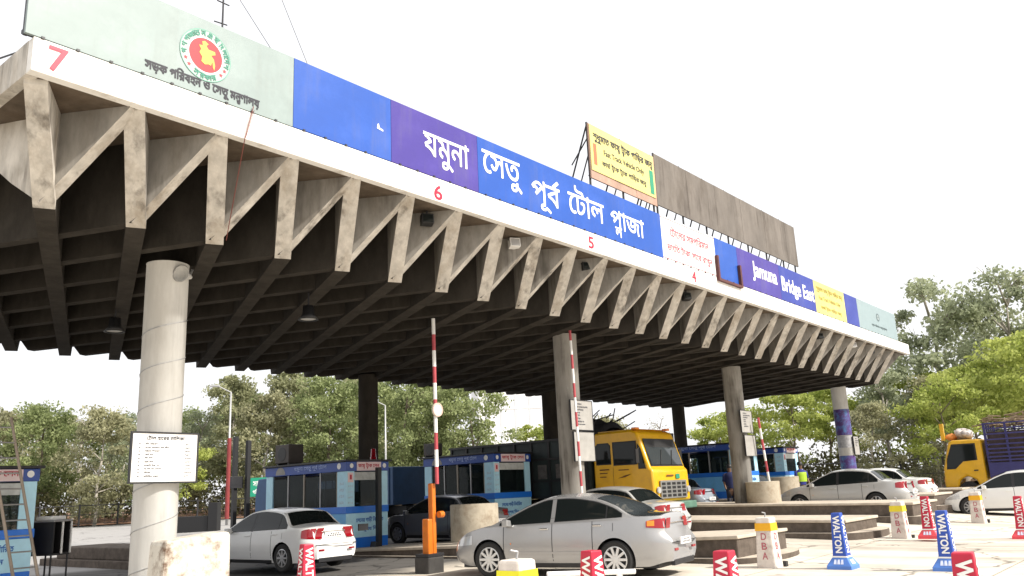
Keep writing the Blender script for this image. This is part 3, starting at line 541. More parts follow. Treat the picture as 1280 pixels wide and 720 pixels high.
def ac_unit(x, y, z, label, s=1.):
    o = empty('air_conditioner', (x, y, z), 0, label, 'air conditioner', 'units on the booth roofs'); b = MB(); b.box(-.35*s, -.45*s, .06, .35*s, .45*s, .8*s); b.build('casing', mat('ac_brown', (.06, .05, .045), .6, var=.2), o, bevel=.02)
    b = MB(); b.box(-.3*s, -.4*s, 0, .3*s, -.3*s, .06); b.box(-.3*s, .3*s, 0, .3*s, .4*s, .06); b.build('foot', dark_metal, o)
    b = MB(); b.lathe([(.0, -.36*s), (.26*s, -.36*s), (.28*s, -.352*s)], 20, 'x', c=(0, 0, .43*s)); b.build('fan_grille', black, o); return o
booth(1.95, 8.5, 1.75, 4.5, .05, 2.45, 'light blue toll booth behind the ladder at the near column')
booth(12.66, 9.65, 1.6, 4.0, .02, 2.66, 'blue toll booth beside the white sedan with its front panel lettered')
booth(18.2, 8.75, 1.95, 3.3, .22, 2.66, 'blue toll booth behind the round concrete drum and orange barrier')
booth(28.9, 4.9, 1.7, 4.4, .8, 2.3, 'dark blue toll booth right of the yellow cab and left of a column')
booth(34.6, 5.4, 1.7, 4.4, .8, 2.2, 'dark blue toll booth farthest along, past the column with two boards')
ac_unit(13.2, 13.2, 2.72, 'brown air conditioner box on the booth beside the white sedan', .82); ac_unit(18.8, 12.2, 2.92, 'dark air conditioner box on the booth behind the drum', .62); ac_unit(29.5, 8.6, 3.14, 'black air conditioner box on the booth right of the yellow cab', .75)
o = empty('black_post', (13.5, 9.2, 0), 0, 'black post in front of the lettered booth window', 'post'); b = MB(); b.box(-.07, -.07, 0, .07, .07, 2.45); b.build('shaft', black, o, bevel=.01); b = MB(); b.prism([(-.3, 0), (-.05, 0), (-.12, .3), (-.2, .34)], -.12, .12, 'y'); b.build('foot', dark_metal, o)
o = empty('beacon', (14.0, 10.0, 2.70), 0, 'small red beacon lamp on the roof of the lettered booth', 'lamp'); b = MB(); b.lathe([(0, .36), (.07, .34), (.09, .1), (.1, .1), (.1, 0)], 14); b.build('dome', lamp_red, o, smooth=True); b = MB(); b.lathe([(.12, .02), (.12, 0), (0, 0)], 14); b.build('base', black, o)
# ladder, black cabinet on a stand
o = empty('ladder', (3.3, 7.95, .05), 0, 'worn wooden ladder leaning in front of the near booth', 'ladder'); lad = mat('ladder_wood', (.34, .28, .22), .8, var=.25, stretch=6, scale=6)
A0, A1, B0, B1 = Vector((.42, .0, 0)), Vector((-.28, .35, 3.42)), Vector((-.02, .0, 0)), Vector((-.72, .35, 3.42))
b = MB(); b.tube(A0, A1, .032, 6, .026); b.build('rail', lad, o); b = MB(); b.tube(B0, B1, .032, 6, .026); b.build('rail', lad, o)
for k in range(11):
    t = .06+k*.088; b = MB(); b.tube(A0.lerp(A1, t), B0.lerp(B1, t), .016, 6); b.build('rung', steel, o)
o = empty('equipment_cabinet', (4.15, 8.8, 0), R(25), 'black open cabinet on a thin stand beside the near booth', 'cabinet')
b = MB(); b.box(-.24, -.3, .72, .24, .3, .76); b.box(-.24, .26, .763, .24, .3, 1.38); b.box(-.24, -.3, .763, -.2, .257, 1.38); b.box(.2, -.3, .763, .24, .257, 1.38); b.box(-.02, -.28, .763, .02, .257, 1.38); b.build('case', black, o)
b = MB(); b.box(-.26, -.32, 1.383, .26, .32, 1.42); b.build('lid', steel, o, bevel=.01)
b = MB(); b.box(-.02, -.33, .75, .01, -.303, 1.38); b.box(.22, -.33, .75, .245, -.303, 1.38); b.build('white_edge', white, o)
for x, y in ((-.22, -.27), (.22, -.27), (-.22, .27), (.22, .27)): b = MB(); b.tube((x, y, 0), (x, y, .72), .018); b.build('leg', black, o)
b = MB(); b.box(-.2, -.2, 1.423, .2, .2, 1.5); o2 = b.build('tray', white, o, bevel=.02)

# ------------------------------------------------------------------ barriers, drums, blocks, cones
org = mat('barrier_orange', (.60, .155, .008), .4, var=.12, scale=6, stain=(.35, .10, .02), samt=.5); redw = mat('barrier_red', (.42, .06, .075), .5, var=.15)
def barrier(x, y, z, h_arm, z_arm, label, cab=True, lean=0., disc_z=None, r=.055):
    o = empty('barrier_gate', (x, y, z), 0, label, 'barrier')
    if cab:
        b = MB(); b.box(-.16, -.09, 0, -.02, .10, .74); b.build('cabinet', org, o, bevel=.025); b = MB(); b.box(-.26, -.18, -.40, .2, .24, -.02); b.build('plinth', mat('plinth_dark', (.05, .047, .044), .9, var=.25, scale=4), o, bevel=.03)
        b = MB(); b.box(.0, -.07, 0, .11, .07, 1.47); b.build('post', org, o, bevel=.025); b = MB(); b.box(-.26, -.18, -.018, .2, .2, .04); b.build('foot_plate', dark_metal, o); b = MB(); b.tube((.10, -.15, .82), (.22, -.15, .82), .07, 12); b.build('hinge', org, o)
    n = int(h_arm/.36); a = Vector((.08, -.14, z_arm)); c = Vector((.08+lean, -.14, z_arm+h_arm)); s1 = MB()
    for k in range(n): s1.tube(a.lerp(c, k/n), a.lerp(c, (k+1)/n), r, 10, m=k % 2)
    ar = s1.build('arm', [redw, white], o)
    if disc_z:
        b = MB(); b.lathe([(0, -.02), (.15, -.02), (.15, .02), (0, .02)], 24, 'y', c=(.08+lean*(disc_z-z_arm)/h_arm, -.20, disc_z)); d_ = b.build('disc', mat('disc_cream', (.72, .66, .55), .5, var=.1), o); b = MB(); b.lathe([(.12, -.026), (.15, -.026)], 24, 'y', c=(.08+lean*(disc_z-z_arm)/h_arm, -.20, disc_z)); b.build('rim', mat('disc_rim', (.6, .42, .36), .5, var=.1), d_)
    return o
barrier(9.40, 2.90, .35, 3.60, 1.45, 'orange barrier post with its red and white arm straight up', True, .0, 3.02, .042)
barrier(13.67, 2.16, .4, 4.7, .5, 'red and white barrier arm raised against the column with two boards', False, -.1, None, .032)
barrier(25.1, 2.25, .9, 2.6, .2, 'red and white barrier arm raised beside the column behind the long kerbs', False, -.4, None, .04)
drumm = mat('drum_concrete', (.42, .37, .29), .9, var=.15, scale=4, stain=(.20, .14, .09), samt=.75, sscale=2.2, bump=.3, spec=.15)
for x, y, r, z0, z1, t in ((14.55, 6.35, .68, 0, 1.28, 'stained round concrete drum in front of the silver sedan bonnet'), (24.4, 2.95-.9, .56, .9, 1.52, 'round concrete drum on the long kerb beside the yellow cab'), (29.9, 3.6, .62, .85, 1.66, 'round concrete drum right of the column with two boards')):
    o = empty('crash_drum', (x, y, z0), 0, t, 'concrete drum', 'concrete drums guarding the islands'); b = MB(); H_ = z1-z0; b.lathe([(0, -.2), (r, -.2), (r, H_*.98), (r*.97, H_), (0, H_)], 40); b.build('drum', drumm, o, angle=40)
o = empty('concrete_block', (3.17, 1.55, 0), R(-4), 'white concrete block stained brown beside the near column', 'concrete block')
b = MB(); b.prism([(-.54, 0), (.55, 0), (.52, 1.19), (-.47, 1.11)], -.2, .35, 'y'); b.build('block', mat('stained_white_block', (.62, .58, .50), .85, var=.08, scale=4, stain=(.12, .06, .03), samt=.95, sscale=3.2, bump=.2), o, bevel=.06)
def cone(x, y, m, mbase, label, rz=0., lean=0., group='advertising cones along the lanes', z=None):
    z = 0 if z is None else z
    o = empty('traffic_cone', (x, y, z), rz, label, 'traffic cone', group); o.rotation_euler = (0, lean, rz)
    H_, a, c = .95, .078, .122
    def ring(h, z): return [(-h, -h, z), (h, -h, z), (h, h, z), (-h, h, z)]
    b = MB(); V = ring(c, .20)+ring(a, H_); b.mesh(V, [(0, 1, 5, 4), (1, 2, 6, 5), (2, 3, 7, 6), (3, 0, 4, 7), (4, 5, 6, 7)]); b.build('body', m, o, bevel=.012)
    b = MB(); V = ring(.215, 0)+ring(.215, .06)+ring(.132, .195); b.mesh(V, [(i, (i+1) % 4, 4+(i+1) % 4, 4+i) for i in range(4)]+[(4+i, 4+(i+1) % 4, 8+(i+1) % 4, 8+i) for i in range(4)]+[(8, 9, 10, 11)]); b.build('base', mbase, o, bevel=.01)
    b = MB(); V = ring(.129, .197)+ring(.126, .222); b.mesh(V, [(i, (i+1) % 4, 4+(i+1) % 4, 4+i) for i in range(4)]); b.build('white_band', inkw, o)
    sl_ = (c-a)/(H_-.2); 
    for n_, u in (((-1, 0), (0, 1)), ((0, -1), (-1, 0))):          # letters read downwards: x axis = down the face, y axis = to the viewer's right
        dn = Vector((n_[0]*sl_, n_[1]*sl_, -1)).normalized(); rt = Vector((n_[1]*-1*-1 if n_[0] == 0 else 0, 0 if n_[0] == 0 else -1, 0))
        rt = Vector((1, 0, 0)) if n_[0] == 0 else Vector((0, -1, 0))
        z0 = H_-.05; hw = a+sl_*.05+.004; og = Vector((n_[0]*hw, n_[1]*hw, z0))-rt*.058
        lettering('WALTON', inkw, o, og, dn, rt, .62, .116, .008)
        b = MB(); e = .25; zc = .125
        f0 = lambda s, q, nn=n_: Vector((nn[0]*(.215-(q-.06)*.615+.004), nn[1]*(.215-(q-.06)*.615+.004), q))+rt*s
        for s0 in (-.09, -.03, .03): b.quad([f0(s0, .09), f0(s0+.05, .09), f0(s0+.04, .165), f0(s0+.005, .165)])
        b.build('base_mark', mat('base_mark', (.6, .65, .8), .5, var=.2, scale=20), o)
    return o
cb, cbb = mat('cone_blue', (.018, .07, .38), .45, var=.08), mat('cone_blue_base', (.08, .20, .58), .5, var=.1); cr = mat('cone_red', (.46, .010, .04), .45, var=.08); crb = mat('cone_red_base', (.72, .07, .09), .5, var=.1)
cone(11.95, -4.75, cb, cbb, 'blue tapered cone standing alone before the long island step'); cone(12.05, -6.45, cb, cbb, 'blue tapered cone between two red cones')
cone(18.22, -4.62, cr, crb, 'red tapered cone beside the orange topped block', z=.08); cone(19.3, -6.35, cr, crb, 'red tapered cone at the edge in front of the white car')
cone(4.43, .5, cr, crb, 'red tapered cone in front of the white sedan bumper', rz=R(-12)); cone(3.83, -5.07, cr, crb, 'red tapered cone in front of the silver sedan rear wheel', rz=R(-10)); cone(3.97, -6.49, cr, crb, 'red tapered cone right of the silver sedan bumper'); cone(4.02, -8.53, cr, crb, 'largest red tapered cone in front of the blue cone', rz=R(8))
def dblock(x, y, z, ymat, label, rz=0., letters='DBA'):
    o = empty('barrier_block', (x, y, z), rz, label, 'barrier block', 'white tapered concrete blocks'); H_, a, c = .90, .14, .185
    wm = mat('chipped_white', (.66, .60, .54), .8, var=.12, scale=6, stain=(.35, .27, .22), samt=.6, sscale=5)
    def ring(h, z): return [(-h, -h, z), (h, -h, z), (h, h, z), (-h, h, z)]
    V = ring(c, 0)+ring(a, H_); b = MB(); b.mesh(V, [(0, 1, 5, 4), (1, 2, 6, 5), (2, 3, 7, 6), (3, 0, 4, 7), (4, 5, 6, 7)]); b.build('block', wm, o, bevel=.03)
    s_ = (c-a)/H_; h1, h2 = c-s_*.66+.004, c-s_*.80+.004; V = ring(h1, .66)+ring(h2, .80); b = MB(); b.mesh(V, [(i, (i+1) % 4, 4+(i+1) % 4, 4+i) for i in range(4)]); b.build('band', ymat, o)
    for n_, rt in (((-1, 0), Vector((0, -1, 0))), ((0, -1), Vector((1, 0, 0)))):
        for k, ch in enumerate(letters):
            zz = .50-k*.17; hw = c-s_*zz+.004; u_ = Vector((-n_[0]*s_, -n_[1]*s_, 1)).normalized()
            lettering(ch, pink, o, Vector((n_[0]*hw, n_[1]*hw, zz))-rt*.05, rt, u_, .10, .12, .003, name='letter')
    b = MB(); b.tube((0, 0, H_), (.02, 0, H_+.07), .012); b.tube((.02, 0, H_+.07), (-.06, .03, H_+.09), .012); b.build('lifting_hook', steel, o)
    b = MB(); b.box(c-.02, -c-.05, 0, c+.08, -c+.08, .1); b.build('foot', black, o); return o
oy = mat('band_orange_yellow', (.75, .38, .01), .6, var=.1); yy = mat('band_yellow', (.75, .62, .03), .6, var=.1)
dblock(11.85, -3.45, 0, oy, 'white block with an orange yellow band before the short island end'); dblock(18.7, -3.85, .02, yy, 'white block with a pale yellow band at the tip of the long island'); dblock(24.9, -4.3, .05, oy, 'white block with an orange band behind the red cone')
dblock(3.31, -4.5, .0, mat('band_lemon', (.80, .75, .02), .5, var=.05), 'white block with a lemon yellow band in front of the silver sedan door')
o = empty('pipe_barrier', (5.0, -4.3, 0), R(-35), 'low white pipe frame in front of the silver sedan', 'pipe frame'); b = MB(); b.tube((-.6, 0, .62), (.5, 0, .58), .03); b.tube((-.6, 0, .16), (.75, 0, .16), .03); b.tube((-.45, 0, 0), (-.35, 0, .62), .03); b.tube((.35, 0, 0), (.28, 0, .62), .03); b.tube((.5, .25, 0), (.3, 0, .6), .03); b.build('frame', white, o)

# ------------------------------------------------------------------ cars
from bisect import bisect
def pchip(pts):
    xs_ = [p[0] for p in pts]; ys_ = [p[1] for p in pts]; n = len(pts); h = [xs_[i+1]-xs_[i] for i in range(n-1)]; d = [(ys_[i+1]-ys_[i])/h[i] for i in range(n-1)]; m = [0]*n; m[0], m[-1] = d[0], d[-1]
    for i in range(1, n-1): m[i] = 0 if d[i-1]*d[i] <= 0 else 2*d[i-1]*d[i]/(d[i-1]+d[i])
    def f(x):
        x = min(max(x, xs_[0]), xs_[-1]); i = min(n-2, max(0, bisect(xs_, x)-1)); t = (x-xs_[i])/h[i]
        return ys_[i]*(2*t**3-3*t**2+1)+h[i]*m[i]*(t**3-2*t**2+t)+ys_[i+1]*(-2*t**3+3*t**2)+h[i]*m[i+1]*(t**3-t**2)
    return f
def car(name, label, x, y, rz, paint, L=4.5, W=1.72, H=1.46, fo=.88, wb=2.6, prof=None, belt=(.86, .97), spokes=10, hub=.21, glassm=glass, tail=(.78, .98, .34), rim_m=None, z=None, cat='car', plate=(0, .62), silver_tail=False, group='cars at the toll lanes', tr=.315):
    z = g(x, y) if z is None else z
    o = empty(name, (x, y, z), rz, label, cat, group)
    hl = L/2; ax = (hl-fo, hl-fo-wb)
    prof = prof or [(-hl, .80), (-hl+.03, .93), (-hl+.12, 1.0), (-hl+.55, 1.035), (-hl+.75, 1.06), (-1.05, H-.09), (-.75, H-.03), (-.25, H), (.15, H-.03), (.45, H-.13), (1.22, .98), (1.45, .93), (hl-.35, .80), (hl-.12, .70), (hl-.03, .62), (hl, .52)]
    T = pchip(prof); xg0 = next(p[0] for p in prof if p[1] > 1.05); cowl = max(p[0] for p in prof if p[1] > .95)
    def WB(x): u = abs(x)/hl; return W/2*(1-.03*u*u-.20*u**7-(.10*u**16))
    def bl(x): return belt[1]+(belt[0]-belt[1])*min(1, max(0, (x+1.6)/3.2))
    def be(x): return min(bl(x), T(x)-.045)
    def ze(x): return max(T(x)-.055, be(x)+.012)
    def B(x): u = abs(x)/hl; return .20+.08*ss(.8, 1, u)
    def S(x, z):
        w0 = WB(x)
        if z <= be(x): return w0*(1-.045*((z-.58)/.36)**2)-(.12*max(0, .34-z))
        wbt = w0*(1-.045*((be(x)-.58)/.36)**2); return wbt-.015*min(1, (z-be(x))/max(.004, (ze(x)-be(x))/6))-(z-be(x))*.40
    def shift(x, z):
        er = min(1, max(0, (-x-(hl-.40))/.40)); ef = min(1, max(0, (x-(hl-.55))/.55)); s = 0
        s += er*(.13*ss(.60, .80, z)+.05*ss(.45, .2, z) if True else 0); s -= ef*(.10*ss(.5, .8, z)+.06*ss(.4, .2, z)); return s
    def pos(x, z, off=0., sgn=1): return (x+shift(x, z), sgn*(S(x, z)+off), z)
    def topz(x, y): q = S(x, ze(x)); return ze(x)+(T(x)-ze(x))*(1-min(1, abs(y)/max(q, .05))**2.2)
    st = sorted(set(list(np.linspace(-hl, -hl+.16, 7))+list(np.linspace(hl-.16, hl, 7))+list(np.linspace(-hl+.16, hl-.16, 112))))
    NS, NG, NT = 22, 6, 7; ra = .362*tr/.315
    rings = []
    for xx in st:
        r_ = []
        for k in range(NS): r_.append((xx, B(xx)+(be(xx)-B(xx))*k/(NS-1), 's'))
        for k in range(1, NG+1): r_.append((xx, be(xx)+(ze(xx)-be(xx))*k/NG, 's'))
        q = S(xx, ze(xx)); line = [pos(*p[:2]) for p in r_]
        for k in range(1, NT+1):
            yy = q*(1-k/NT); zz = topz(xx, yy); line.append((xx+shift(xx, zz), yy, zz))
        rings.append(line)
    nr = len(rings[0]); V = []; dead = set()
    for i, ln in enumerate(rings):
        for k, p in enumerate(ln):
            p = list(p)
            if k < NS:
                for a in ax:
                    dx, dz = p[0]-a, p[2]-tr; d = math.hypot(dx, dz)
                    if d < ra:
                        if d > ra-.055 and d > 0: f = ra/d; p[0] = a+dx*f; p[2] = tr+dz*f
                        else: dead.add(i*nr+k)
            V.append(p)
    n0 = len(V); V2 = V+[[p[0], -p[1], p[2]] for p in V]; F = []
    for i in range(len(st)-1):
        for k in range(nr-1):
            f = (i*nr+k, (i+1)*nr+k, (i+1)*nr+k+1, i*nr+k+1)
            if any(v in dead for v in f): continue
            F.append(f); F.append(tuple(v+n0 for v in f[::-1]))
    for i in (0, len(st)-1):
        F.append(tuple([i*nr+k for k in range(nr)]+[n0+i*nr+k for k in range(nr-2, -1, -1)]))
    b = MB(); b.mesh(V2, F); body = b.build('body', paint, o, angle=32)
    used = None
    bm = bmesh.new(); bm.from_mesh(body.data); bmesh.ops.delete(bm, geom=[v for v in bm.verts if not v.link_faces], context='VERTS'); bm.to_mesh(body.data); bm.free()
    def strip(nm, xs_, lo, hi, off, m, parent=o, sides=(1, -1), nz=5, smooth=True):
        for sg in sides:
            b = MB(); V = []; F = []; c = 0
            for xx in xs_:
                a, d = lo(xx), max(lo(xx)+.001, hi(xx)); V += [pos(xx, a+(d-a)*k/nz, off, sg) for k in range(nz+1)]
            n = nz+1; F = [(i*n+k, (i+1)*n+k, (i+1)*n+k+1, i*n+k+1) for i in range(len(xs_)-1) for k in range(nz)]
            b.mesh(V, F); b.build(nm, m, parent, smooth=smooth)
    # side glass
    lo = lambda xx: bl(xx)+.025; hi = lambda xx: ze(xx)-.045
    val = [xx for xx in np.linspace(-hl, hl, 240) if hi(xx) > lo(xx)+.02]; xa, xb = min(val)+.06, max(val)-.02; mid = ax[1]+wb*.47
    rear_end = xa+(.18 if True else 0)
    strip('window_trim', np.linspace(xa-.02, xb+.01, 50), lambda x: lo(x)-.006, lambda x: hi(x)+.016, .004, black)
    strip('side_window', np.linspace(mid+.045, xb, 26), lo, hi, .006, glassm); strip('side_window', np.linspace(xa+.30, mid-.045, 22), lo, hi, .006, glassm); strip('side_window', np.linspace(xa, xa+.27, 12), lo, hi, .006, glassm)
    strip('pillar', np.linspace(mid-.042, mid+.042, 3), lambda x: lo(x)-.015, lambda x: hi(x)+.012, .005, paint if silver_tail else black)
    # screens
    def screen(nm, x0, x1, m):
        b = MB(); n, k = 14, 12; V = []
        for i in range(n+1):
            xx = x0+(x1-x0)*i/n; q = max(.1, S(xx, ze(xx))-.075)
            for j in range(k+1):
                yy = -q+2*q*j/k; V.append((xx+shift(xx, 1), yy, topz(xx, yy)+.009))
        b.mesh(V, [(i*(k+1)+j, i*(k+1)+j+1, (i+1)*(k+1)+j+1, (i+1)*(k+1)+j) for i in range(n) for j in range(k)]); b.build(nm, m, o, smooth=True)
    rr = [p for p in prof if p[1] > H-.12]; rb = min(p[0] for p in rr); wf = max(p[0] for p in rr)
    screen('rear_window', xg0+.02, rb-.04, glass_grey if silver_tail else glassm); screen('windscreen', cowl-.04, wf+.06, glassm)
    # seams, handles, fuel flap, mirrors
    for xx in (mid, xb-.10, ax[1]+.42): strip('door_gap', [xx-.007, xx+.007], lambda x: .30, lambda x: bl(x)-.01, .002, black, nz=8)
    strip('sill', np.linspace(ax[1]+.42, ax[0]-.42, 20), lambda x: .19, lambda x: .265, .004, dark_metal)
    for xx in (mid+.16, mid-.92):
        for sg in (1, -1):
            p = pos(xx, bl(xx)-.09, .0, sg); b = MB(); b.box(p[0]-.09, p[1]-.012 if sg > 0 else p[1]-.035, p[2]-.016, p[0]+.09, p[1]+.035 if sg > 0 else p[1]+.012, p[2]+.016); b.build('door_handle', chrome if silver_tail else paint, o, bevel=.012)
    for sg in (1, -1):
        p = pos(xb-.20, bl(xb)+.05, 0, sg); b = MB(); b.box(p[0]-.06, p[1]-.03*sg, p[2]-.03, p[0]+.03, p[1]+.05*sg, p[2]+.01); b.prism([(p[1]+.04*sg, p[2]-.05), (p[1]+.20*sg, p[2]-.04), (p[1]+.20*sg, p[2]+.09), (p[1]+.05*sg, p[2]+.07)], p[0]-.08, p[0]+.05, 'x'); b.build('wing_mirror', paint, o, bevel=.025)
    strip('side_moulding', np.linspace(ax[1]+.44, ax[0]-.44, 24), lambda x: .43, lambda x: .465, .012, paint, nz=2)
    strip('side_repeater', [ax[0]-.52, ax[0]-.50], lambda x: .60, lambda x: .625, .008, lamp_amber, nz=1)  # small amber indicator repeater on the front wing
    for sg in (1,): strip('fuel_flap', np.linspace(ax[1]+.02, ax[1]+.17, 6), lambda x: bl(x)-.20, lambda x: bl(x)-.07, .003, paint, sides=(sg,)); strip('flap_gap', [ax[1]+.012, ax[1]+.02], lambda x: bl(x)-.205, lambda x: bl(x)-.065, .0045, black, sides=(sg,))
    # lamps
    t0, t1, tl = tail
    for sg in (1, -1):
        xs_ = np.linspace(-hl+.005, -hl+tl, 12); b = MB(); V = []; n = 6
        for i, xx in enumerate(xs_):
            f = i/11; a, d = t0+.03*f, t1-.04*f**2
            V += [pos(xx, a+(d-a)*k/(n-1), .009, sg) for k in range(n)]
        b.mesh(V, [(i*n+k, (i+1)*n+k, (i+1)*n+k+1, i*n+k+1) for i in range(11) for k in range(n-1)])
        ye = S(-hl, t0+.05); V = []
        for j in range(5):
            for k in range(n): zz = t0+(t1-t0)*k/(n-1); V.append((-hl+shift(-hl, zz)-.010, sg*(S(-hl, zz)+.008-.05*j), zz))
        b.mesh(V, [(j*n+k, (j+1)*n+k, (j+1)*n+k+1, j*n+k+1) for j in range(4) for k in range(n-1)]); lamp = b.build('tail_lamp', lamp_red, o, smooth=True)
        if silver_tail:
            xs3 = np.linspace(-hl+.20, -hl+tl-.03, 6); b = MB(); V = []
            for xx in xs3: V += [pos(xx, t0+.05+.0*k+(.09)*k/3, .013, sg) for k in range(4)]
            b.mesh(V, [(i*4+k, (i+1)*4+k, (i+1)*4+k+1, i*4+k+1) for i in range(5) for k in range(3)]); b.build('indicator', lamp_amber, lamp, smooth=True)
        b = MB(); V = []
        for i, xx in enumerate(np.linspace(hl-.55, hl-.06, 10)):
            f = i/9; a, d = .60-.04*f, min(T(xx)-.075, .60+.17*(1-.3*f)); V += [pos(xx, a+(max(d, a+.03)-a)*k/3, .006, sg) for k in range(4)]
        b.mesh(V, [(i*4+k, (i+1)*4+k, (i+1)*4+k+1, i*4+k+1) for i in range(9) for k in range(3)]); b.build('headlamp', lamp_clear, o, smooth=True)
    # rear face: seam, plate, strip, reflectors, bumper lower, front grille
    rx = lambda zz: -hl+shift(-hl, zz)
    b = MB(); b.box(rx(plate[1])-.03, -.26, plate[1]-.06, rx(plate[1])-.004, .26, plate[1]+.06); [b.box(rx(plate[1])-.033, -.2+k*.07, plate[1]-.035, rx(plate[1])-.031, -.155+k*.07, plate[1]-.005, 1) for k in range(6)]; [b.box(rx(plate[1])-.033, -.15+k*.07, plate[1]+.01, rx(plate[1])-.031, -.105+k*.07, plate[1]+.035, 1) for k in range(4)]; pl = b.build('number_plate', [pw, grey_ink], o)
    b = MB(); b.box(rx(.9)-.022, -.34, t1-.10, rx(.9)-.004, .34, t1-.07); b.build('trunk_trim', chrome, o, bevel=.006); b = MB(); b.box(rx(.55)-.012, -.6, .585, rx(.55)+.02, .6, .595); b.build('bumper_gap', black, o)
    for sg in (1, -1): b = MB(); b.box(rx(.5)-.012, sg*.45-.08, .45, rx(.5)+.02, sg*.45+.08, .49); b.build('reflector', lamp_red, o)
    b = MB(); b.box(rx(.25)-.02, -.5, .20, rx(.25)+.05, .5, .30); b.build('rear_valance', dark_metal, o, bevel=.01); b = MB(); b.box(hl-.12, -.35, .42, hl+.004, .35, .56); b.box(hl-.12, -.5, .26, hl-.02, .5, .36); b.build('grille', black, o, bevel=.02)
    b = MB(); b.box(-hl+.25, -W/2+.19, .17, hl-.25, W/2-.19, .60); b.build('underbody', black, o)
    # wheels
    for a in ax:
        for sg in (1, -1):
            yy = sg*(W/2-.115); prof_w = [(hub+.005, -.085), (hub+.02, -.1), (tr-.03, -.105), (tr, -.075), (tr, .075), (tr-.03, .105), (hub+.02, .1), (hub+.005, .085)]
            b = MB(); b.lathe(prof_w, 32, 'y'); wh = b.build('wheel', rubber, o, angle=35, loc=(a, yy, tr))
            b = MB(); b.lathe([(hub+.006, sg*.088), (hub-.012, sg*.094), (hub-.02, sg*.05), (hub-.015, -sg*.08)], 32, 'y'); b.lathe([(0, sg*.09), (.05, sg*.088), (.055, sg*.05)], 16, 'y')
            for q in range(spokes):
                t = 2*math.pi*q/spokes; c_, s_ = math.cos(t), math.sin(t); wd = .021 if spokes > 7 else .035; pts = []
                for r0, ww in ((.03, wd*1.15), (hub-.008, wd)):
                    for d_ in (-ww, ww): pts.append((r0*c_-d_*s_, r0*s_+d_*c_))
                p_ = [(pts[0][0], pts[0][1]), (pts[1][0], pts[1][1]), (pts[3][0], pts[3][1]), (pts[2][0], pts[2][1])]
                b.prism([(u, v) for u, v in p_], sg*.055, sg*.088, 'y')
            b.build('rim', rim_m or rimm, wh, angle=35); b = MB(); b.lathe([(0, sg*.03), (hub-.014, sg*.03)], 24, 'y'); b.build('brake_disc', black, wh)
    return o
def paint(n, c, metal=0., rough=.28): return mat(n, c, rough, metal, var=.03, scale=2, coat=.6, spec=.5)
p_silver = paint('silver_car_paint', (.37, .37, .37), .4, .26); p_white = paint('white_car_paint', (.78, .78, .76)); p_pearl = paint('pearl_car_paint', (.50, .50, .485), .2); p_grey = paint('grey_car_paint', (.16, .165, .175), .3)
HL = 4.57/2
lanc = [(-HL, .86), (-HL+.03, 1.0), (-HL+.09, 1.085), (-HL+.3, 1.085), (-HL+.62, 1.10), (-1.25, 1.30), (-.85, 1.425), (-.3, 1.487), (.05, 1.475), (.38, 1.39), (1.25, 1.02), (1.48, .955), (HL-.35, .84), (HL-.12, .74), (HL-.03, .62), (HL, .5)]
car('parked_car', 'silver fastback sedan in front with red and amber tail lamps', 10.05, -.27, R(99)-0, p_silver, 4.57, 1.76, 1.487, .94, 2.635, lanc, (.90, 1.03), 10, .222, glass, (.83, 1.00, .40), white and mat('bright_alloy', (.68, .68, .67), .3, .4, var=0), 0, plate=(0, .60), silver_tail=True, tr=.325)
car('parked_car', 'white sedan with red tail lamps stopped beside the lettered blue booth', 9.5, 8.4, R(91), p_white, 4.45, 1.7, 1.46, .86, 2.6, None, (.86, .96), 8, .2, glass, (.72, .96, .34), None, -.02, plate=(0, .80))
car('parked_car', 'grey sedan in shade behind the orange barrier', 16.1, 9.0, R(92), p_grey, 4.4, 1.7, 1.46, .86, 2.6, None, (.86, .96), 7, .2, tail=(.76, .94, .3))
car('parked_car', 'silver sedan half hidden beyond the front silver sedan', 16.35, 3.1, R(92), p_pearl, 4.5, 1.72, 1.46, .88, 2.6, None, (.86, .97), 8, .2, tail=(.76, .94, .3), plate=(0, .76))
car('parked_car', 'pale silver sedan above the longest stepped island', 27.2, .25, R(91), p_pearl, 4.5, 1.72, 1.46, .88, 2.6, None, (.86, .97), 8, .2, tail=(.74, .96, .36), z=.36)
car('parked_car', 'white sedan half hidden behind the pale silver sedan', 32.4, .9, R(90), p_white, 4.5, 1.72, 1.46, .88, 2.6, None, (.86, .97), 8, .2, tail=(.76, .95, .34), z=.37)
car('parked_car', 'white sedan at the edge before the yellow cab truck', 29.8, -4.6, R(91), p_white, 4.4, 1.72, 1.48, .84, 2.6, None, (.87, .97), 9, .2, rim_m=steel)
car('parked_car', 'small grey blue car in the lane beside the kerb drum', 27.2, 7.5, R(90), paint('pale_blue_grey_paint', (.36, .40, .45), .2), 4.2, 1.68, 1.50, .8, 2.5, None, (.88, .98), 7, .19)
car('parked_car', 'dark car in shade before the farthest booth', 32.5, 6.6, R(90), paint('dark_car_paint', (.03, .035, .05), .2), 4.2, 1.68, 1.50, .8, 2.5, None, (.88, .98), 7, .19)
b = MB(); b.box(-2.26, -.80, .80, -2.22, -.50, .96); fl_ = b.build('dark_spot_stand_in', dark_metal)  # unidentified dark spot beside the tail lamp, built as a loose board
tag(fl_, 'board standing in for an unidentified dark spot beside the white sedan tail lamp', 'board'); fl_.location = (9.9, 8.7, 0); fl_.rotation_euler = (0, 0, R(91))

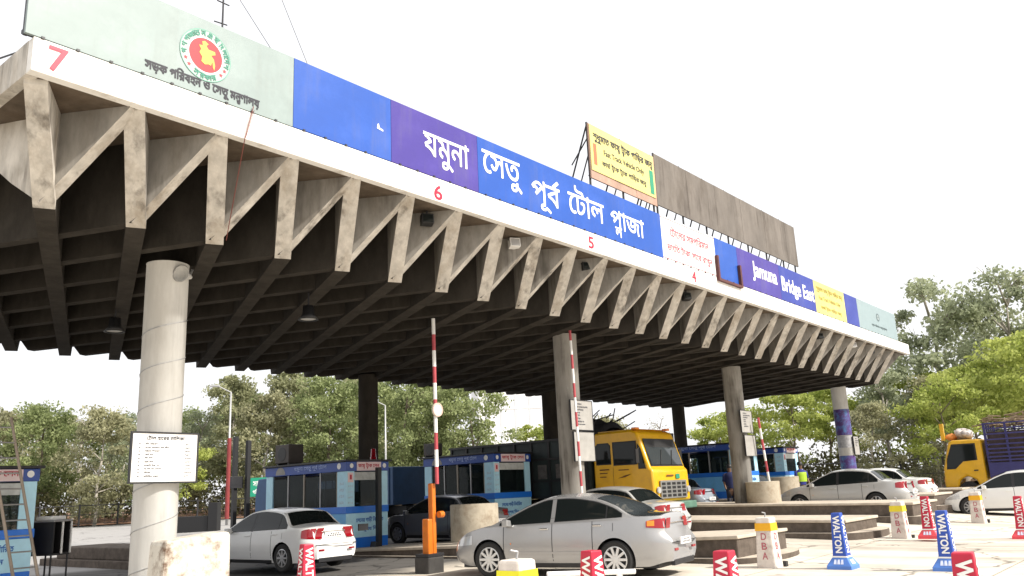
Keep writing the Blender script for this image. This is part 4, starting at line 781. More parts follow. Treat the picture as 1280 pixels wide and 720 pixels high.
# ------------------------------------------------------------------ trucks
ty = mat('truck_yellow', (.72, .40, .008), .35, var=.06, scale=3, stain=(.45, .22, .02), samt=.3, sscale=4, coat=.3); navy = mat('truck_navy', (.03, .028, .13), .5, var=.15, scale=4); cargo = mat('cargo_dark_teal', (.018, .028, .028), .6, var=.3, scale=2)
def wheel(o, x, y, r, w_, sg, m=None):
    b = MB(); b.lathe([(r*.55, -w_/2), (r-.04, -w_/2), (r, -w_/2+.05), (r, w_/2-.05), (r-.04, w_/2), (r*.55, w_/2)], 28, 'y'); wh = b.build('wheel', rubber, o, angle=35, loc=(x, y, r)); b = MB(); b.lathe([(0, sg*.02), (r*.3, sg*.02), (r*.42, -sg*.05), (r*.56, sg*w_*.5)], 24, 'y'); b.build('rim', m or steel, wh, angle=35)
def skin_on(side_poly, yv): return side_poly
def cab_truck(name, label, x, y, z, rz, W_, prof, wind, win_polys, m, front_extra, wheel_x, group=None):
    o = empty(name, (x, y, z), rz, label, 'truck', group)
    b = MB(); b.prism(prof, -W_/2, W_/2, 'y'); cab = b.build('cab', m, o, bevel=.07, angle=40)
    for sg in (1, -1):
        for pl in win_polys:
            b = MB(); b.quad([(px, sg*(W_/2+.012), pz) for px, pz in pl]); wn = b.build('side_window', glass, o)
            b = MB()
            c = (sum(p[0] for p in pl)/len(pl), sum(p[1] for p in pl)/len(pl)); po = [(c[0]+(p[0]-c[0])*1.10, c[1]+(p[1]-c[1])*1.10) for p in pl]
            b.quad([(px, sg*(W_/2+.006), pz) for px, pz in po]); b.build('window_seal', black, wn)
    (xa, za), (xb, zb_) = wind; hw = W_/2-.16; d = Vector((xb-xa, 0, zb_-za)).normalized(); nn = Vector((-d.z, 0, d.x))*-1
    if nn.x < 0: nn = -nn
    b = MB(); b.quad([Vector((xa, -hw, za))+nn*.014, Vector((xa, hw, za))+nn*.014, Vector((xb, hw-.06, zb_))+nn*.014, Vector((xb, -hw+.06, zb_))+nn*.014]); ws = b.build('windscreen', glass_grey, o)
    b = MB(); b.quad([Vector((xa-.0, -hw-.05, za-.05))+nn*.008, Vector((xa, hw+.05, za-.05))+nn*.008, Vector((xb, hw-.01, zb_+.05))+nn*.008, Vector((xb, -hw+.01, zb_+.05))+nn*.008]); b.build('window_seal', black, ws)
    b = MB()
    for s in (-.45, .25): p = Vector((xa, s, za))+nn*.03; q = p+d*.5+Vector((0, .35, 0)); b.tube(p, q, .012)
    b.build('wiper', black, ws); return o
o = cab_truck('cargo_truck', 'yellow cab truck with a dark cargo body standing under the canopy', 21.65, 4.5, .28, R(-90), 2.35,
  [(-1.75, .85), (-1.75, 2.95), (-1.6, 3.08), (-.2, 3.10), (.02, 3.0), (.12, 2.75), (.42, 1.85), (.52, 1.75), (.55, .75), (-.2, .75), (-.35, 1.1), (-.65, 1.25), (-1.0, 1.1), (-1.15, .85)], ((.41, 1.93), (.14, 2.74)),
  [[(-1.6, 2.05), (-1.6, 2.62), (-1.52, 2.70), (-1.12, 2.70), (-1.05, 2.62), (-1.05, 2.05)], [(-.90, 2.0), (-.90, 2.70), (-.05, 2.70), (-.05, 2.0)], [(.02, 1.85), (.02, 2.62), (.14, 2.45), (.28, 1.85)]], ty, None, None)
b = MB(); b.box(.56, -.85, .85, .60, .85, 1.42)
for k in range(4):
    for q in range(5): b.box(.602, -.78+q*.33, .90+k*.125, .61, -.56+q*.33, .98+k*.125, 1)
b.build('grille', [mat('grille_grey', (.30, .30, .29), .4, .5, var=.1), black], o)
b = MB(); b.box(.45, -1.2, .50, .75, 1.2, .74); b.build('bumper', mat('bumper_green', (.10, .20, .15), .5, var=.2), o, bevel=.04)
for sg in (1, -1):
    b = MB(); b.lathe([(0, .0), (.10, .0), (.11, -.04)], 18, 'x', c=(.62, sg*.98, 1.12)); b.build('headlamp', lamp_clear, o)
    b = MB(); b.box(.10, sg*1.42-.09, 2.0, .16, sg*1.42+.09, 2.45); b.tube((.1, sg*1.18, 2.5), (.13, sg*1.42, 2.42), .02); b.build('wing_mirror', black, o, bevel=.015); wheel(o, -.7, sg*1.0, .5, .3, sg, ty)
    b = MB(); b.quad([(px, sg*1.19, pz) for px, pz in ((-.98, .86), (-.96, 1.9), (-.95, 1.9), (-.97, .86))]); b.build('door_gap', black, o)
lettering('Zamuna'[1:] and 'sat', inkb, o, (-.75, -1.192, 1.5), (1, 0, 0), (0, 0, 1), .001, .001) if False else None
b = MB(); b.box(-1.5, -1.19, 1.83, -1.12, -1.182, 1.87); b.build('painted_line', mat('door_ink', (.12, .05, .01), .6, var=0), o); b = MB(); b.box(-1.5, -1.19, 1.72, -1.2, -1.182, 1.75); b.build('painted_line', MC['door_ink'], o); b = MB(); b.box(-1.5, -1.19, 1.6, -1.25, -1.182, 1.63); b.build('painted_line', MC['door_ink'], o); b = MB(); b.box(-.75, -1.19, 1.80, -.35, -1.182, 1.83); b.build('painted_line', MC['door_ink'], o)
b = MB(); b.quad([(-.8, -1.19, 1.55), (-.5, -1.19, 1.58), (-.25, -1.19, 1.68), (-.5, -1.19, 1.64)]); b.build('painted_swoosh', MC['door_ink'], o)
b = MB(); b.quad([(-.12, -1.19, 1.05), (.45, -1.19, 1.12), (.45, -1.19, 1.0), (.2, -1.19, .92)]); b.build('painted_swoosh', mat('door_red', (.45, .05, .02), .6, var=0), o)
for sg in (1, -1): b = MB(); b.box(-.2, sg*1.0-.12, 3.10, -.02, sg*1.0+.12, 3.17); b.build('marker_lamp', lamp_amber, o, bevel=.02)
b = MB(); b.box(.556, .25, 1.47, .562, .5, 1.62); b.build('badge', green, o); b = MB(); b.box(.556, -.35, 1.55, .562, .1, 1.6); b.build('badge', mat('door_ink', (0, 0, 0)), o); b = MB(); b.prism([(-1.6, 3.085), (-.25, 3.10), (-.15, 3.13), (-1.6, 3.12)], -1.0, 1.0, 'y'); b.build('roof_lip', ty, o)
b = MB(); b.box(-8.4, -1.22, 1.0, -1.85, 1.22, 3.02); cg = b.build('cargo_body', cargo, o); b = MB()
for k in range(9): b.box(-8.35+k*.79, -1.27, 1.0, -8.27+k*.79, -1.222, 3.02)
for zz in (1.0, 1.55, 2.3, 2.94): b.box(-8.4, -1.30, zz, -1.85, -1.272, zz+.08)
b.build('rib', black, cg); b = MB()
for k in range(8):
    x_ = -8.2+k*.79; b.box(x_+.15, -1.235, 1.66, x_+.55, -1.224, 2.15)
b.build('painted_panel', mat('faded_panel', (.10, .09, .085), .6, var=.5, scale=5), cg)
b = MB(); b.box(-8.3, -.5, .55, -.2, .5, .95); b.build('chassis', black, o)
for xx in (-5.6, -6.8):
    for sg in (1, -1): wheel(o, xx, sg*.98, .5, .4, sg)
# tarpaulin load on the cargo body
o = empty('tarp_load', (21.65, 6.75, 3.24), 0, 'dark tarpaulin bundle tied on top of the cargo truck', 'load'); b = MB(); V = []; n, k = 16, 10
for i in range(n):
    for j in range(k):
        u, v = i/(n-1)*2-1, j/(k-1); a = math.pi*v; V.append((1.05*math.cos(a)*(1-.25*u*u), u*.75, (.62*math.sin(a)*(1-.5*u**4))*(1+.25*math.sin(7*u+3*v)*.6)))
b.mesh(V, [(i*k+j, i*k+j+1, (i+1)*k+j+1, (i+1)*k+j) for i in range(n-1) for j in range(k-1)]); b.build('bundle', mat('tarp_black', (.02, .02, .022), .7, var=.3, bump=.5), o, smooth=True)
b = MB()
for q in range(16):
    a = random.uniform(0, math.pi); u = random.uniform(-.7, .7); p = Vector((.95*math.cos(a), u, .7*math.sin(a))); b.tube(p, p+Vector((random.uniform(-.3, .3), random.uniform(-.8, .2), random.uniform(.1, .5))), .02)
b.build('loose_rod', dark_metal, o)
o = cab_truck('cargo_truck', 'yellow cab truck with a navy slatted cargo bed at the edge', 37.1, -1.15, .34, R(90), 1.95,
  [(-1.35, .55), (-1.35, 2.40), (-1.25, 2.50), (-.25, 2.50), (-.08, 2.42), (.18, 1.55), (.24, 1.35), (.28, .55), (-.25, .55), (-.32, .85), (-.62, 1.02), (-.95, .85), (-1.05, .55)], ((.19, 1.5), (-.05, 2.34)),
  [[(-1.05, 1.65), (-1.05, 2.28), (-.22, 2.28), (.0, 1.75), (.06, 1.35), (-.25, 1.35), (-.55, 1.62)]], ty, None, None)
for sg in (1, -1): wheel(o, -.62, sg*.82, .40, .24, sg); wheel(o, -3.6, sg*.8, .40, .34, sg)
b = MB(); b.box(.18, -.95, .38, .38, .95, .62); b.build('bumper', black, o, bevel=.03); 
for sg in (1, -1): b = MB(); b.box(-1.08, sg*.99-.02, 1.2, -.92, sg*.99+.02, 1.25); b.build('door_handle', black, o); b = MB(); b.box(.15, sg*1.08-.06, 1.5, .22, sg*1.08+.06, 1.85); b.tube((.1, sg*.95, 1.9), (.18, sg*1.08, 1.82), .015); b.build('wing_mirror', black, o); b = MB(); b.box(.262, sg*.7-.16, .72, .29, sg*.7+.16, .95); b.build('headlamp', lamp_amber, o)
b = MB(); b.box(-5.6, -1.05, .85, -1.5, 1.05, 1.02); b.box(-5.6, .99, 1.023, -1.5, 1.05, 1.5); b.box(-5.6, -1.05, 1.023, -1.5, -.99, 1.5); b.build('bed', navy, o)
b = MB()
for sg in (1, -1):
    for q in range(6): b.box(-1.58-q*.78, sg*1.02-.04, 1.503, -1.5-q*.78, sg*1.02+.04, 3.1)
    for zz in (1.56, 1.7, 1.86, 2.02, 2.2, 2.4, 2.62, 2.84, 3.05): b.box(-5.6, sg*1.075-.015, zz, -1.5, sg*1.075+.015, zz+.06)
for q in range(5): b.box(-1.56, -.9+q*.42, 1.03, -1.5, -.84+q*.42, 3.1)
b.build('slat_side', navy, o)
b = MB()
for q in range(160): p = Vector((random.uniform(-5.6, -1.45), random.uniform(-1.0, 1.0), random.uniform(3.0, 3.4))); b.tube(p, p+Vector((random.uniform(-.7, .7), random.uniform(-.3, .3), random.uniform(-.12, .12))), .03, 5)
ld = b.build('load', mat('dry_bamboo', (.22, .16, .10), .9, var=.3), o)
b = MB(); b.box(-5.4, -.92, 1.03, -1.6, .92, 2.75); b.build('sacks', mat('sack_brown', (.07, .05, .05), .9, var=.3, scale=6), o)
o = empty('cloth_bundle', (37.1, -1.35, 2.86), 0, 'pale and orange cloth bundle on the roof of the edge truck cab', 'bundle'); b = MB()
def blob(b, c, r, seed, n=14, k=9):
    rr = random.Random(seed); ph = [rr.uniform(0, 6) for _ in range(4)]; V = []
    for i in range(n):
        for j in range(k):
            a, e = 2*math.pi*i/n, math.pi*(j/(k-1)-.5); q = 1+.16*math.sin(2*a+ph[0]+e*2)+.1*math.sin(5*a+ph[1])*math.cos(e*3+ph[2]); V.append((c[0]+r[0]*q*math.cos(a)*math.cos(e), c[1]+r[1]*q*math.sin(a)*math.cos(e), c[2]+r[2]*q*math.sin(e)))
    b.mesh(V, [(i*k+j, ((i+1) % n)*k+j, ((i+1) % n)*k+j+1, i*k+j+1) for i in range(n) for j in range(k-1)])
blob(b, (0, -.3, .22), (.42, .36, .24), 3); blob(b, (-.3, -.55, .2), (.3, .25, .2), 13); blob(b, (.25, -.05, .18), (.25, .2, .17), 23); b.build('pale_cloth', mat('cloth_pale', (.5, .45, .42), .9, var=.3, scale=8), o, smooth=True); b = MB(); blob(b, (-.2, .1, .13), (.32, .22, .15), 5); blob(b, (.2, .15, .12), (.22, .18, .13), 25); b.build('orange_cloth', mat('cloth_orange', (.6, .22, .05), .9, var=.3, scale=8), o, smooth=True)
b = MB(); b.box(-.55, .3, .0, -.45, .45, .72); b.build('marker_board', ty, o)
# blue container truck body in the shade behind the lettered booth
o = empty('container_truck', (21.0, 15.5, .3), 0, 'dark blue box truck in the shade behind the lettered booth', 'truck')
cbm = mat('container_blue', (.02, .06, .14), .5, var=.2, scale=2); b = MB(); b.box(-1.2, 0, .95, 1.2, 7.5, 2.45); cg = b.build('cargo_body', cbm, o, bevel=.03); b = MB(); [b.box(-1.24, .2+k*.45, 1.0, -1.203, .28+k*.45, 2.4) for k in range(16)]; b.build('rib', cbm, cg)
b = MB(); b.box(-.5, 0, .6, .5, 9.5, .9); b.build('chassis', black, o); b = MB(); b.prism([(7.7, .7), (9.6, .7), (9.6, 1.6), (9.4, 2.35), (7.7, 2.4)], -1.15, 1.15, 'x'); b.build('cab', cbm, o, bevel=.06)
for yy in (1.5, 2.7, 8.6):
    for sg in (1, -1): b = MB(); b.lathe([(0, -.15), (.46, -.15), (.5, -.1), (.5, .1), (.46, .15), (0, .15)], 24, 'x', c=(sg*1.0, yy, .5)); b.build('wheel', rubber, o, angle=35)

# ------------------------------------------------------------------ people
def person(x, y, z, rz, label, shirt, trousers, vest=None):
    o = empty('person', (x, y, z), rz, label, 'person', None)
    pts = dict(pel=(0, 0, .95, .14), ch=(0, .0, 1.28, .155), nk=(0, 0, 1.45, .06), hd0=(0, .01, 1.56, .085), hd=(0, .01, 1.66, .10), ls=(-.19, 0, 1.38, .065), le=(-.25, -.02, 1.12, .048), lw=(-.22, -.12, .90, .036), lh=(-.21, -.17, .82, .035), rs=(.19, 0, 1.38, .065), re=(.25, -.02, 1.12, .048), rw=(.24, -.14, .92, .036), rh=(.23, -.2, .85, .035), lk=(-.10, -.02, .50, .075), la=(-.11, .03, .08, .05), lf=(-.12, -.13, .04, .045), rk=(.10, -.02, .50, .075), ra=(.11, .03, .08, .05), rf=(.12, -.13, .04, .045))
    E = 'pel-ch ch-nk nk-hd0 hd0-hd ch-ls ls-le le-lw lw-lh ch-rs rs-re re-rw rw-rh pel-lk lk-la la-lf pel-rk rk-ra ra-rf'.split(); ks = list(pts)
    me = bpy.data.meshes.new('person_body'); me.from_pydata([pts[k][:3] for k in ks], [(ks.index(e.split('-')[0]), ks.index(e.split('-')[1])) for e in E], []); me.materials.append(mat('skin_brown', (.16, .085, .05), .6, var=.05))
    bo = bpy.data.objects.new('body', me); COL.objects.link(bo); bo.parent = o; md = bo.modifiers.new('skin', 'SKIN'); sv = me.skin_vertices[0].data
    for i, k in enumerate(ks): sv[i].radius = (pts[k][3],)*2; sv[i].use_root = (k == 'pel')
    bo.modifiers.new('sub', 'SUBSURF').levels = 2; bo.modifiers['sub'].render_levels = 2
    b = MB(); b.lathe([(.20, .86), (.215, 1.0), (.225, 1.25), (.24, 1.38), (.10, 1.47), (.07, 1.48)], 18); 
    for v in range(len(b.v)): q = b.v[v]; b.v[v] = (q[0], q[1]*.72, q[2])
    for sg in (-1, 1): b.tube((sg*.19, 0, 1.39), (sg*.255, -.02, 1.12), .085, 10, .068)
    b.build('shirt', shirt, o, smooth=True); b = MB()
    for sg in (-1, 1): b.tube((sg*.09, 0, .97), (sg*.10, -.02, .5), .125, 12, .095); b.tube((sg*.10, -.02, .5), (sg*.11, .03, .1), .095, 12, .075)
    b.build('trousers', trousers, o, smooth=True)
    if vest:
        b = MB(); b.lathe([(.225, .98), (.235, 1.25), (.235, 1.36), (.12, 1.44)], 18)
        for v in range(len(b.v)): q = b.v[v]; b.v[v] = (q[0], q[1]*.74, q[2])
        b.build('vest', vest, o, smooth=True)
    b = MB(); b.lathe([(.112, 1.64), (.118, 1.70), (.10, 1.765), (.05, 1.79), (0, 1.795)], 16, c=(0, .015, 0)); b.build('hair', black, o, smooth=True)
    b = MB(); b.prism([(-.095, 1.62), (-.125, 1.585), (-.09, 1.575)], -.016, .016, 'x'); b.build('nose', MC['skin_brown'], o); return o
person(31.35, 3.4, .45, R(-40), 'person in a blue shirt and lime safety vest beside the drum right of the column', mat('shirt_blue', (.02, .03, .22), .8, var=.15), mat('trousers_dark', (.02, .02, .03), .8, var=.1), mat('vest_lime', (.35, .55, .03), .7, var=.1))
person(27.9, 4.9, .45, R(-60), 'person in a dark blue shirt standing before the booth right of the yellow cab', mat('shirt_navy', (.012, .018, .08), .8, var=.15), MC['trousers_dark'])

# ------------------------------------------------------------------ trees, undergrowth, fence
def leafmat(n, c, c2):
    m = bpy.data.materials.new(n); m.use_nodes = True; nn = m.node_tree.nodes; l = m.node_tree.links; b = nn['Principled BSDF']; b.inputs['Roughness'].default_value = .6; b.inputs['Specular IOR Level'].default_value = .25
    gm = nn.new('ShaderNodeNewGeometry'); oi = nn.new('ShaderNodeObjectInfo'); ad = nn.new('ShaderNodeMath'); ad.operation = 'MULTIPLY_ADD'; ad.inputs[1].default_value = .7; l.new(gm.outputs['Random Per Island'], ad.inputs[0])
    m1 = nn.new('ShaderNodeMath'); m1.operation = 'MULTIPLY'; m1.inputs[1].default_value = .3; l.new(oi.outputs['Random'], m1.inputs[0]); tcx = nn.new('ShaderNodeTexCoord'); nz = nn.new('ShaderNodeTexNoise'); nz.inputs['Scale'].default_value = .55; nz.inputs['Detail'].default_value = 2; l.new(tcx.outputs['Object'], nz.inputs[0]); nr_ = nn.new('ShaderNodeMapRange'); nr_.inputs[1].default_value = .35; nr_.inputs[2].default_value = .65; nr_.inputs[3].default_value = -.35; nr_.inputs[4].default_value = .45; l.new(nz.outputs[0], nr_.inputs[0]); sm = nn.new('ShaderNodeMath'); sm.operation = 'ADD'; l.new(m1.outputs[0], sm.inputs[0]); l.new(nr_.outputs[0], sm.inputs[1]); l.new(sm.outputs[0], ad.inputs[2])
    mx = nn.new('ShaderNodeMix'); mx.data_type = 'RGBA'; mx.clamp_factor = True; mx.inputs[6].default_value = (*[v*.8 for v in c], 1); mx.inputs[7].default_value = (*c2, 1); l.new(ad.outputs[0], mx.inputs[0]); l.new(mx.outputs[2], b.inputs['Base Color'])
    tr_ = nn.new('ShaderNodeBsdfTranslucent'); l.new(mx.outputs[2], tr_.inputs[0]); ms = nn.new('ShaderNodeMixShader'); ms.inputs[0].default_value = .5; l.new(b.outputs[0], ms.inputs[1]); l.new(tr_.outputs[0], ms.inputs[2]); l.new(ms.outputs[0], nn['Material Output'].inputs[0]); return m
bark = mat('bark_grey', (.20, .165, .125), .95, var=.3, stretch=5, scale=6); bark_p = mat('bark_pale', (.36, .33, .28), .9, var=.3, stretch=5, scale=5)
L_olive = leafmat('leaf_olive', (.25, .265, .135), (.46, .47, .28)); L_mid = leafmat('leaf_mid', (.19, .24, .095), (.38, .43, .20)); L_lime = leafmat('leaf_lime', (.26, .33, .06), (.50, .55, .16)); L_dry = leafmat('leaf_dry', (.27, .27, .15), (.47, .46, .28)); L_grey = leafmat('leaf_grey_green', (.26, .30, .19), (.48, .52, .34))  # leaf colours paled to stand in for distance haze
def tree_mesh(seed, H_, cr, lm, bm_, nclump=34, per=95, leaf=.30, base=.35, flat=1., sparse=0., limbs=7):
    rr = np.random.default_rng(seed); rd = random.Random(seed); tb = MB(); top = Vector((rd.uniform(-.6, .6), rd.uniform(-.6, .6), H_*.85)); prev = Vector((0, 0, -.3)); r0 = H_*.018
    axis = []
    for k in range(6):
        t = (k+1)/6; q = Vector((top.x*t*t+rd.uniform(-.15, .15), top.y*t*t+rd.uniform(-.15, .15), top.z*t)); tb.tube(prev, q, r0*(1-.8*k/6), 7, r0*(1-.8*(k+1)/6)); axis.append(q); prev = q
    cl = []
    for k in range(nclump):
        e = rd.uniform(0, 1); zz = H_*(base+(1-base)*e); a = rd.uniform(0, 2*math.pi); prof_ = math.sin(math.pi*min(1, .12+.80*e))**.7; rad = cr*prof_*math.sqrt(rd.uniform(.05, 1)); c = Vector((math.cos(a)*rad+top.x*e*e, math.sin(a)*rad+top.y*e*e, zz)); cl.append((c, rd.uniform(.55, 1.25)*cr*.30))
    for c, s in rd.sample(cl, min(limbs, len(cl))):
        p = axis[min(5, max(0, int((c.z/H_-.18)*6/.85)))] if c.z > H_*.3 else axis[1]; mid_ = p.lerp(c, .55)+Vector((0, 0, .3)); tb.tube(p, mid_, r0*.38, 5, r0*.25); tb.tube(mid_, c, r0*.25, 5, r0*.1)
        for q in range(2): tb.tube(mid_, c+Vector((rd.uniform(-1, 1), rd.uniform(-1, 1), rd.uniform(-.2, .8))), r0*.15, 4, r0*.06)
    N = nclump*per; C = np.repeat(np.array([c[:] for c, s in cl]), per, 0); Sx = np.repeat(np.array([s for c, s in cl]), per)
    off = rr.normal(size=(N, 3)); off /= np.linalg.norm(off, axis=1)[:, None]; off *= (rr.random(N)**.45)[:, None]*Sx[:, None]*np.array([1.1, 1.1, .75*flat]); P_ = C+off
    u = rr.normal(size=(N, 3)); u /= np.linalg.norm(u, axis=1)[:, None]; v = np.cross(u, rr.normal(size=(N, 3))); v /= np.linalg.norm(v, axis=1)[:, None]; sz = leaf*(.6+.8*rr.random(N))[:, None]
    q = np.stack([P_-u*sz*.5, P_+v*sz*.28, P_+u*sz*.5, P_-v*sz*.28], 1).reshape(-1, 3); me = bpy.data.meshes.new('crown'); me.vertices.add(len(q)); me.vertices.foreach_set('co', q.ravel()); me.loops.add(len(q)); me.loops.foreach_set('vertex_index', np.arange(len(q))); me.polygons.add(N); me.polygons.foreach_set('loop_start', np.arange(0, len(q), 4)); me.update(calc_edges=True); me.materials.append(lm)
    tm = tb.build('trunk', bm_, None, smooth=True); return tm, me
PROTO = {}
def tree(kind, x, y, s, rz, label, group='trees beyond the road', z=.4, sz=None):
    if kind not in PROTO:
        a = KIND[kind]; tm, cm = tree_mesh(**a); root = empty('tree'); tm.parent = root; tm.name = 'trunk'; co_ = bpy.data.objects.new('crown', cm); COL.objects.link(co_); co_.parent = root; PROTO[kind] = root; r_ = root
    else: r_ = copy_tree(PROTO[kind])
    r_.location = (x, y, z); r_.rotation_euler = (0, 0, rz); r_.scale = (s, s, sz or s); tag(r_, label, 'tree', group); return r_
KIND = dict(tall=dict(seed=1, H_=13, cr=3.0, lm=L_olive, bm_=bark_p, nclump=64, per=170, leaf=.30, base=.22), broad=dict(seed=2, H_=12, cr=4.0, lm=L_mid, bm_=bark, nclump=70, per=170, leaf=.30, base=.22), lime=dict(seed=3, H_=8.5, cr=3.3, lm=L_lime, bm_=bark, nclump=44, per=150, leaf=.28, base=.3, flat=.7), dry=dict(seed=4, H_=8.5, cr=2.9, lm=L_dry, bm_=bark_p, nclump=56, per=150, leaf=.24, base=.1), airy=dict(seed=5, H_=13, cr=3.2, lm=L_grey, bm_=bark_p, nclump=44, per=150, leaf=.30, base=.42, limbs=14), bare=dict(seed=6, H_=9, cr=2.6, lm=L_dry, bm_=bark_p, nclump=26, per=10, leaf=.2, base=.3, limbs=22), umbrella=dict(seed=8, H_=9, cr=4.6, lm=L_lime, bm_=bark, nclump=70, per=170, leaf=.26, base=.5, flat=.45, limbs=16))
MORE = [(0, 96, 'tall', 1.0, 'tall olive tree in the back row above the left booth'), (48, 98, 'broad', 1.0, 'broad green tree in the back row beside the ladder'), (92, 95, 'tall', .86, 'olive tree in the back row left of the bare tree'), (150, 100, 'broad', .95, 'broad tree in the back row close to the near column'), (250, 98, 'broad', .95, 'broad tree in the back row behind the lime young tree'), (318, 100, 'broad', 1.1, 'broad tree in the back row left of the lettered booth'), (390, 102, 'broad', 1.15, 'broad tree in the back row left of the shaded column'), (470, 100, 'broad', 1.15, 'broad tree in the back row right of the shaded column'), (525, 100, 'broad', 1.1, 'broad tree in the back row behind the barrier arm')]
TREES = []   # (kind, image direction column, depth, scale, label)
C0 = Vector((-3.647, -10.3)); 
def ground_at(col, dep): v = Vector((fw.x, fw.y))*1+Vector((r2.x, r2.y))*((col-640)/1052.9); return C0+v*dep
TL = [  # bearing (picture column at first layout), depth, kind, scale
 (-60, 76, 'broad', .95, 'green bushy tree behind the left booth at the edge'), (20, 78, 'dry', 1.15, 'dry pale tree above the left booth roof'), (70, 74, 'broad', .82, 'low green tree beside the ladder top'), (112, 78, 'bare', 1.1, 'bare branched tree left of the near column'), (138, 72, 'dry', 1.05, 'dry leaved tree touching the left of the near column'), (168, 80, 'airy', .72, 'grey green thin tree behind the near column'), (232, 74, 'lime', .82, 'bright lime young tree just right of the near column'), (262, 84, 'airy', .74, 'thin grey tree behind the red sleeved lamp'), (298, 82, 'tall', .98, 'tall olive tree left of the lettered booth'), (335, 78, 'dry', 1.2, 'dry olive tree above the lettered booth end'), (370, 84, 'tall', 1.02, 'tall olive tree above the booth air conditioner'), (412, 80, 'broad', 1.0, 'broad dark tree left of the shaded column'), (445, 86, 'tall', 1.0, 'olive tree behind the shaded column'), (498, 78, 'broad', 1.0, 'broad green tree between the shaded column and barrier arm'), (545, 82, 'tall', .98, 'olive tree behind the raised barrier arm'), (588, 76, 'broad', .90, 'green tree at the edge of the white gap'), (662, 84, 'lime', .85, 'pale green tree behind the column with two boards'), (745, 88, 'dry', .9, 'dry tree behind the yellow cab truck'), (805, 92, 'bare', .9, 'bare tree above the tarpaulin load'), (880, 72, 'lime', .78, 'bright lime tree between the two columns'), (905, 80, 'lime', .9, 'lime tree behind the column with two boards and barrier'), (972, 68, 'lime', .95, 'bright lime tree above the farthest booth'), (1012, 74, 'lime', 1.05, 'lime tree left of the poster column'), (1080, 62, 'airy', .72, 'grey green leafy tree right of the poster column'), (1110, 70, 'lime', 1.1, 'lime tree under the far end of the canopy'), (1135, 60, 'dry', .85, 'dry twiggy tree above the white sedans'), (1160, 66, 'airy', 1.18, 'tall grey green tree just past the canopy end'), (1190, 58, 'umbrella', .86, 'spreading lime tree over the yellow edge cab'), (1215, 72, 'airy', .98, 'airy tree between the canopy end and the tallest tree'), (1252, 64, 'airy', 1.18, 'tallest airy tree at the edge'), (1268, 54, 'umbrella', 1.02, 'spreading lime tree over the slatted cargo bed'), (1325, 60, 'umbrella', 1.05, 'spreading lime tree beyond the edge'), (1150, 52, 'lime', .75, 'low lime bushy tree left of the yellow edge cab'), (1060, 54, 'dry', .62, 'dry low tree beside the poster column base'), (205, 68, 'broad', .55, 'low green tree behind the price board')]
for k, (c_, d_, kd, s_, lb) in enumerate(TL+MORE):
    p = ground_at(c_, d_); tree(kd, p.x, p.y, s_, random.uniform(0, 6.28), lb)
bp = ground_at(634, 190); o = empty('building', (bp.x, bp.y, 0), R(-39), 'pale tall building far off between the trees left of the middle column', 'building')
pale = mat('pale_building', (.80, .80, .80), .8, var=.04, scale=.3); b = MB(); b.box(-7.5, 0, 0, 6.5, 10, 34); bw = b.build('wall', pale, o); pgl = mat('pale_window', (.55, .57, .59), .4, var=0)
for q in range(4):
    b = MB(); b.box(-6+q*3.2, -.06, 8, -5.4+q*3.2, -.003, 33); b.build('window', pgl, o)
for q in range(5): b = MB(); b.box(-7.6, -.12, 9+q*5, 6.6, -.064, 9.3+q*5); b.build('ledge', pale, bw)
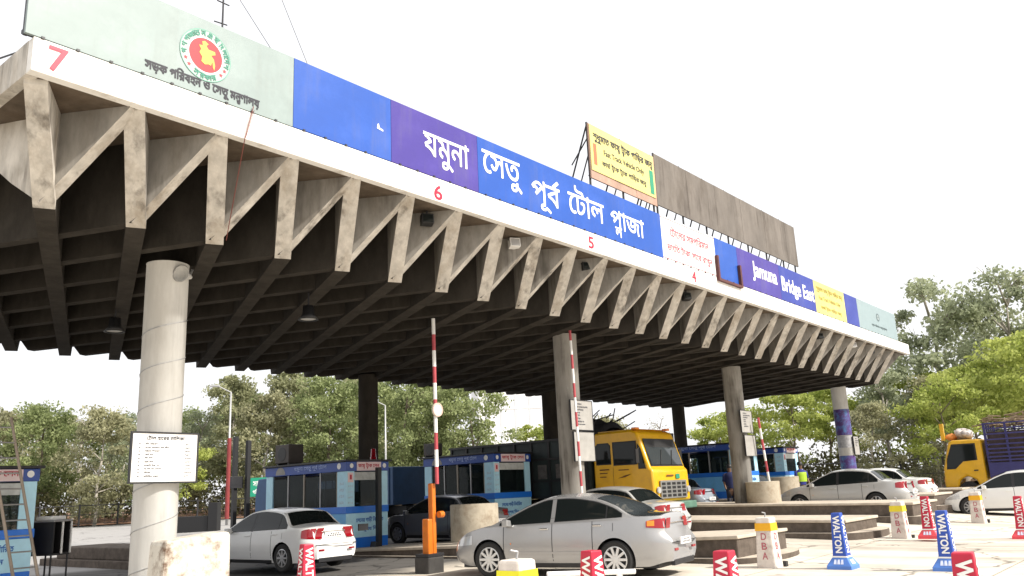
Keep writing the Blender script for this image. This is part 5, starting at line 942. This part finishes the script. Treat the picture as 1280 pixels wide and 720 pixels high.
# undergrowth along the foot of the trees
N = 64000; q = []; seg = [(Vector(a), Vector(c)) for a, c in zip(LINE[1:-1], LINE[2:])]; ln = np.array([(c-a).length for a, c in seg]); cum = ln/ln.sum()
ch = rng.choice(len(seg), N, p=cum); tt = rng.random(N); A_ = np.array([a[:] for a, c in seg]); B_ = np.array([c[:] for a, c in seg]); base_ = A_[ch]+(B_[ch]-A_[ch])*tt[:, None]
dep = 1.01+rng.random(N)*.16; base_ = base_*dep[:, None]; hgt = (1.0+2.0*(np.sin(base_[:, 0]*1.1)+np.sin(base_[:, 1]*.9+2)+2)/4+1.3*rng.random(N))*rng.random(N)**.6
P_ = np.column_stack([base_, .5+hgt]); u = rng.normal(size=(N, 3)); u /= np.linalg.norm(u, axis=1)[:, None]; v = np.cross(u, rng.normal(size=(N, 3))); v /= np.linalg.norm(v, axis=1)[:, None]; sz = (.18+.35*rng.random(N))[:, None]
qq = np.stack([P_-u*sz*.5, P_+v*sz*.22, P_+u*sz*.5, P_-v*sz*.22], 1).reshape(-1, 3); me = bpy.data.meshes.new('undergrowth'); me.vertices.add(len(qq)); me.vertices.foreach_set('co', qq.ravel()); me.loops.add(len(qq)); me.loops.foreach_set('vertex_index', np.arange(len(qq))); me.polygons.add(N); me.polygons.foreach_set('loop_start', np.arange(0, len(qq), 4)); me.update(calc_edges=True); me.materials.append(leafmat('leaf_scrub', (.10, .085, .05), (.17, .17, .08)))
o = bpy.data.objects.new('undergrowth', me); COL.objects.link(o); tag(o, kind='stuff')
# fence along the verge
def fence(pts, h, label, rails=3):
    o = empty('fence', (*pts[0], .4), 0, label, 'fence'); b = MB(); x0, y0 = pts[0]
    pb = []
    for a, c in zip(pts[:-1], pts[1:]):
        a, c = Vector(a), Vector(c); n = max(1, int((c-a).length/2.5)); pb += [a.lerp(c, k/n) for k in range(n)]
        for r_ in range(rails): zz = h*(.12+.86*r_/(rails-1)); b.tube((a.x-x0, a.y-y0, zz), (c.x-x0, c.y-y0, zz), .035 if r_ == rails-1 else .02, 5)
    [b.box(p.x-x0-.05, p.y-y0-.05, 0, p.x-x0+.05, p.y-y0+.05, h+.08) for p in pb]
    for a, c in zip(pts[:-1], pts[1:]):
        a, c = Vector(a), Vector(c); n = max(1, int((c-a).length/.45)); [b.tube((a.lerp(c, k/n).x-x0, a.lerp(c, k/n).y-y0, .1), (a.lerp(c, k/n).x-x0, a.lerp(c, k/n).y-y0, h), .012, 3) for k in range(n)]
    b.build('wire_mesh', dark_metal, o); return o
fence([(46, 26), (49, 14), (52, 2), (54, -8)], 2.0, 'dark wire fence behind the sedans below the lime trees'); fence([(-30, 77), (12, 66), (29, 57.5), (41, 49)], 1.6, 'dark wire fence along the foot of the trees behind the road')
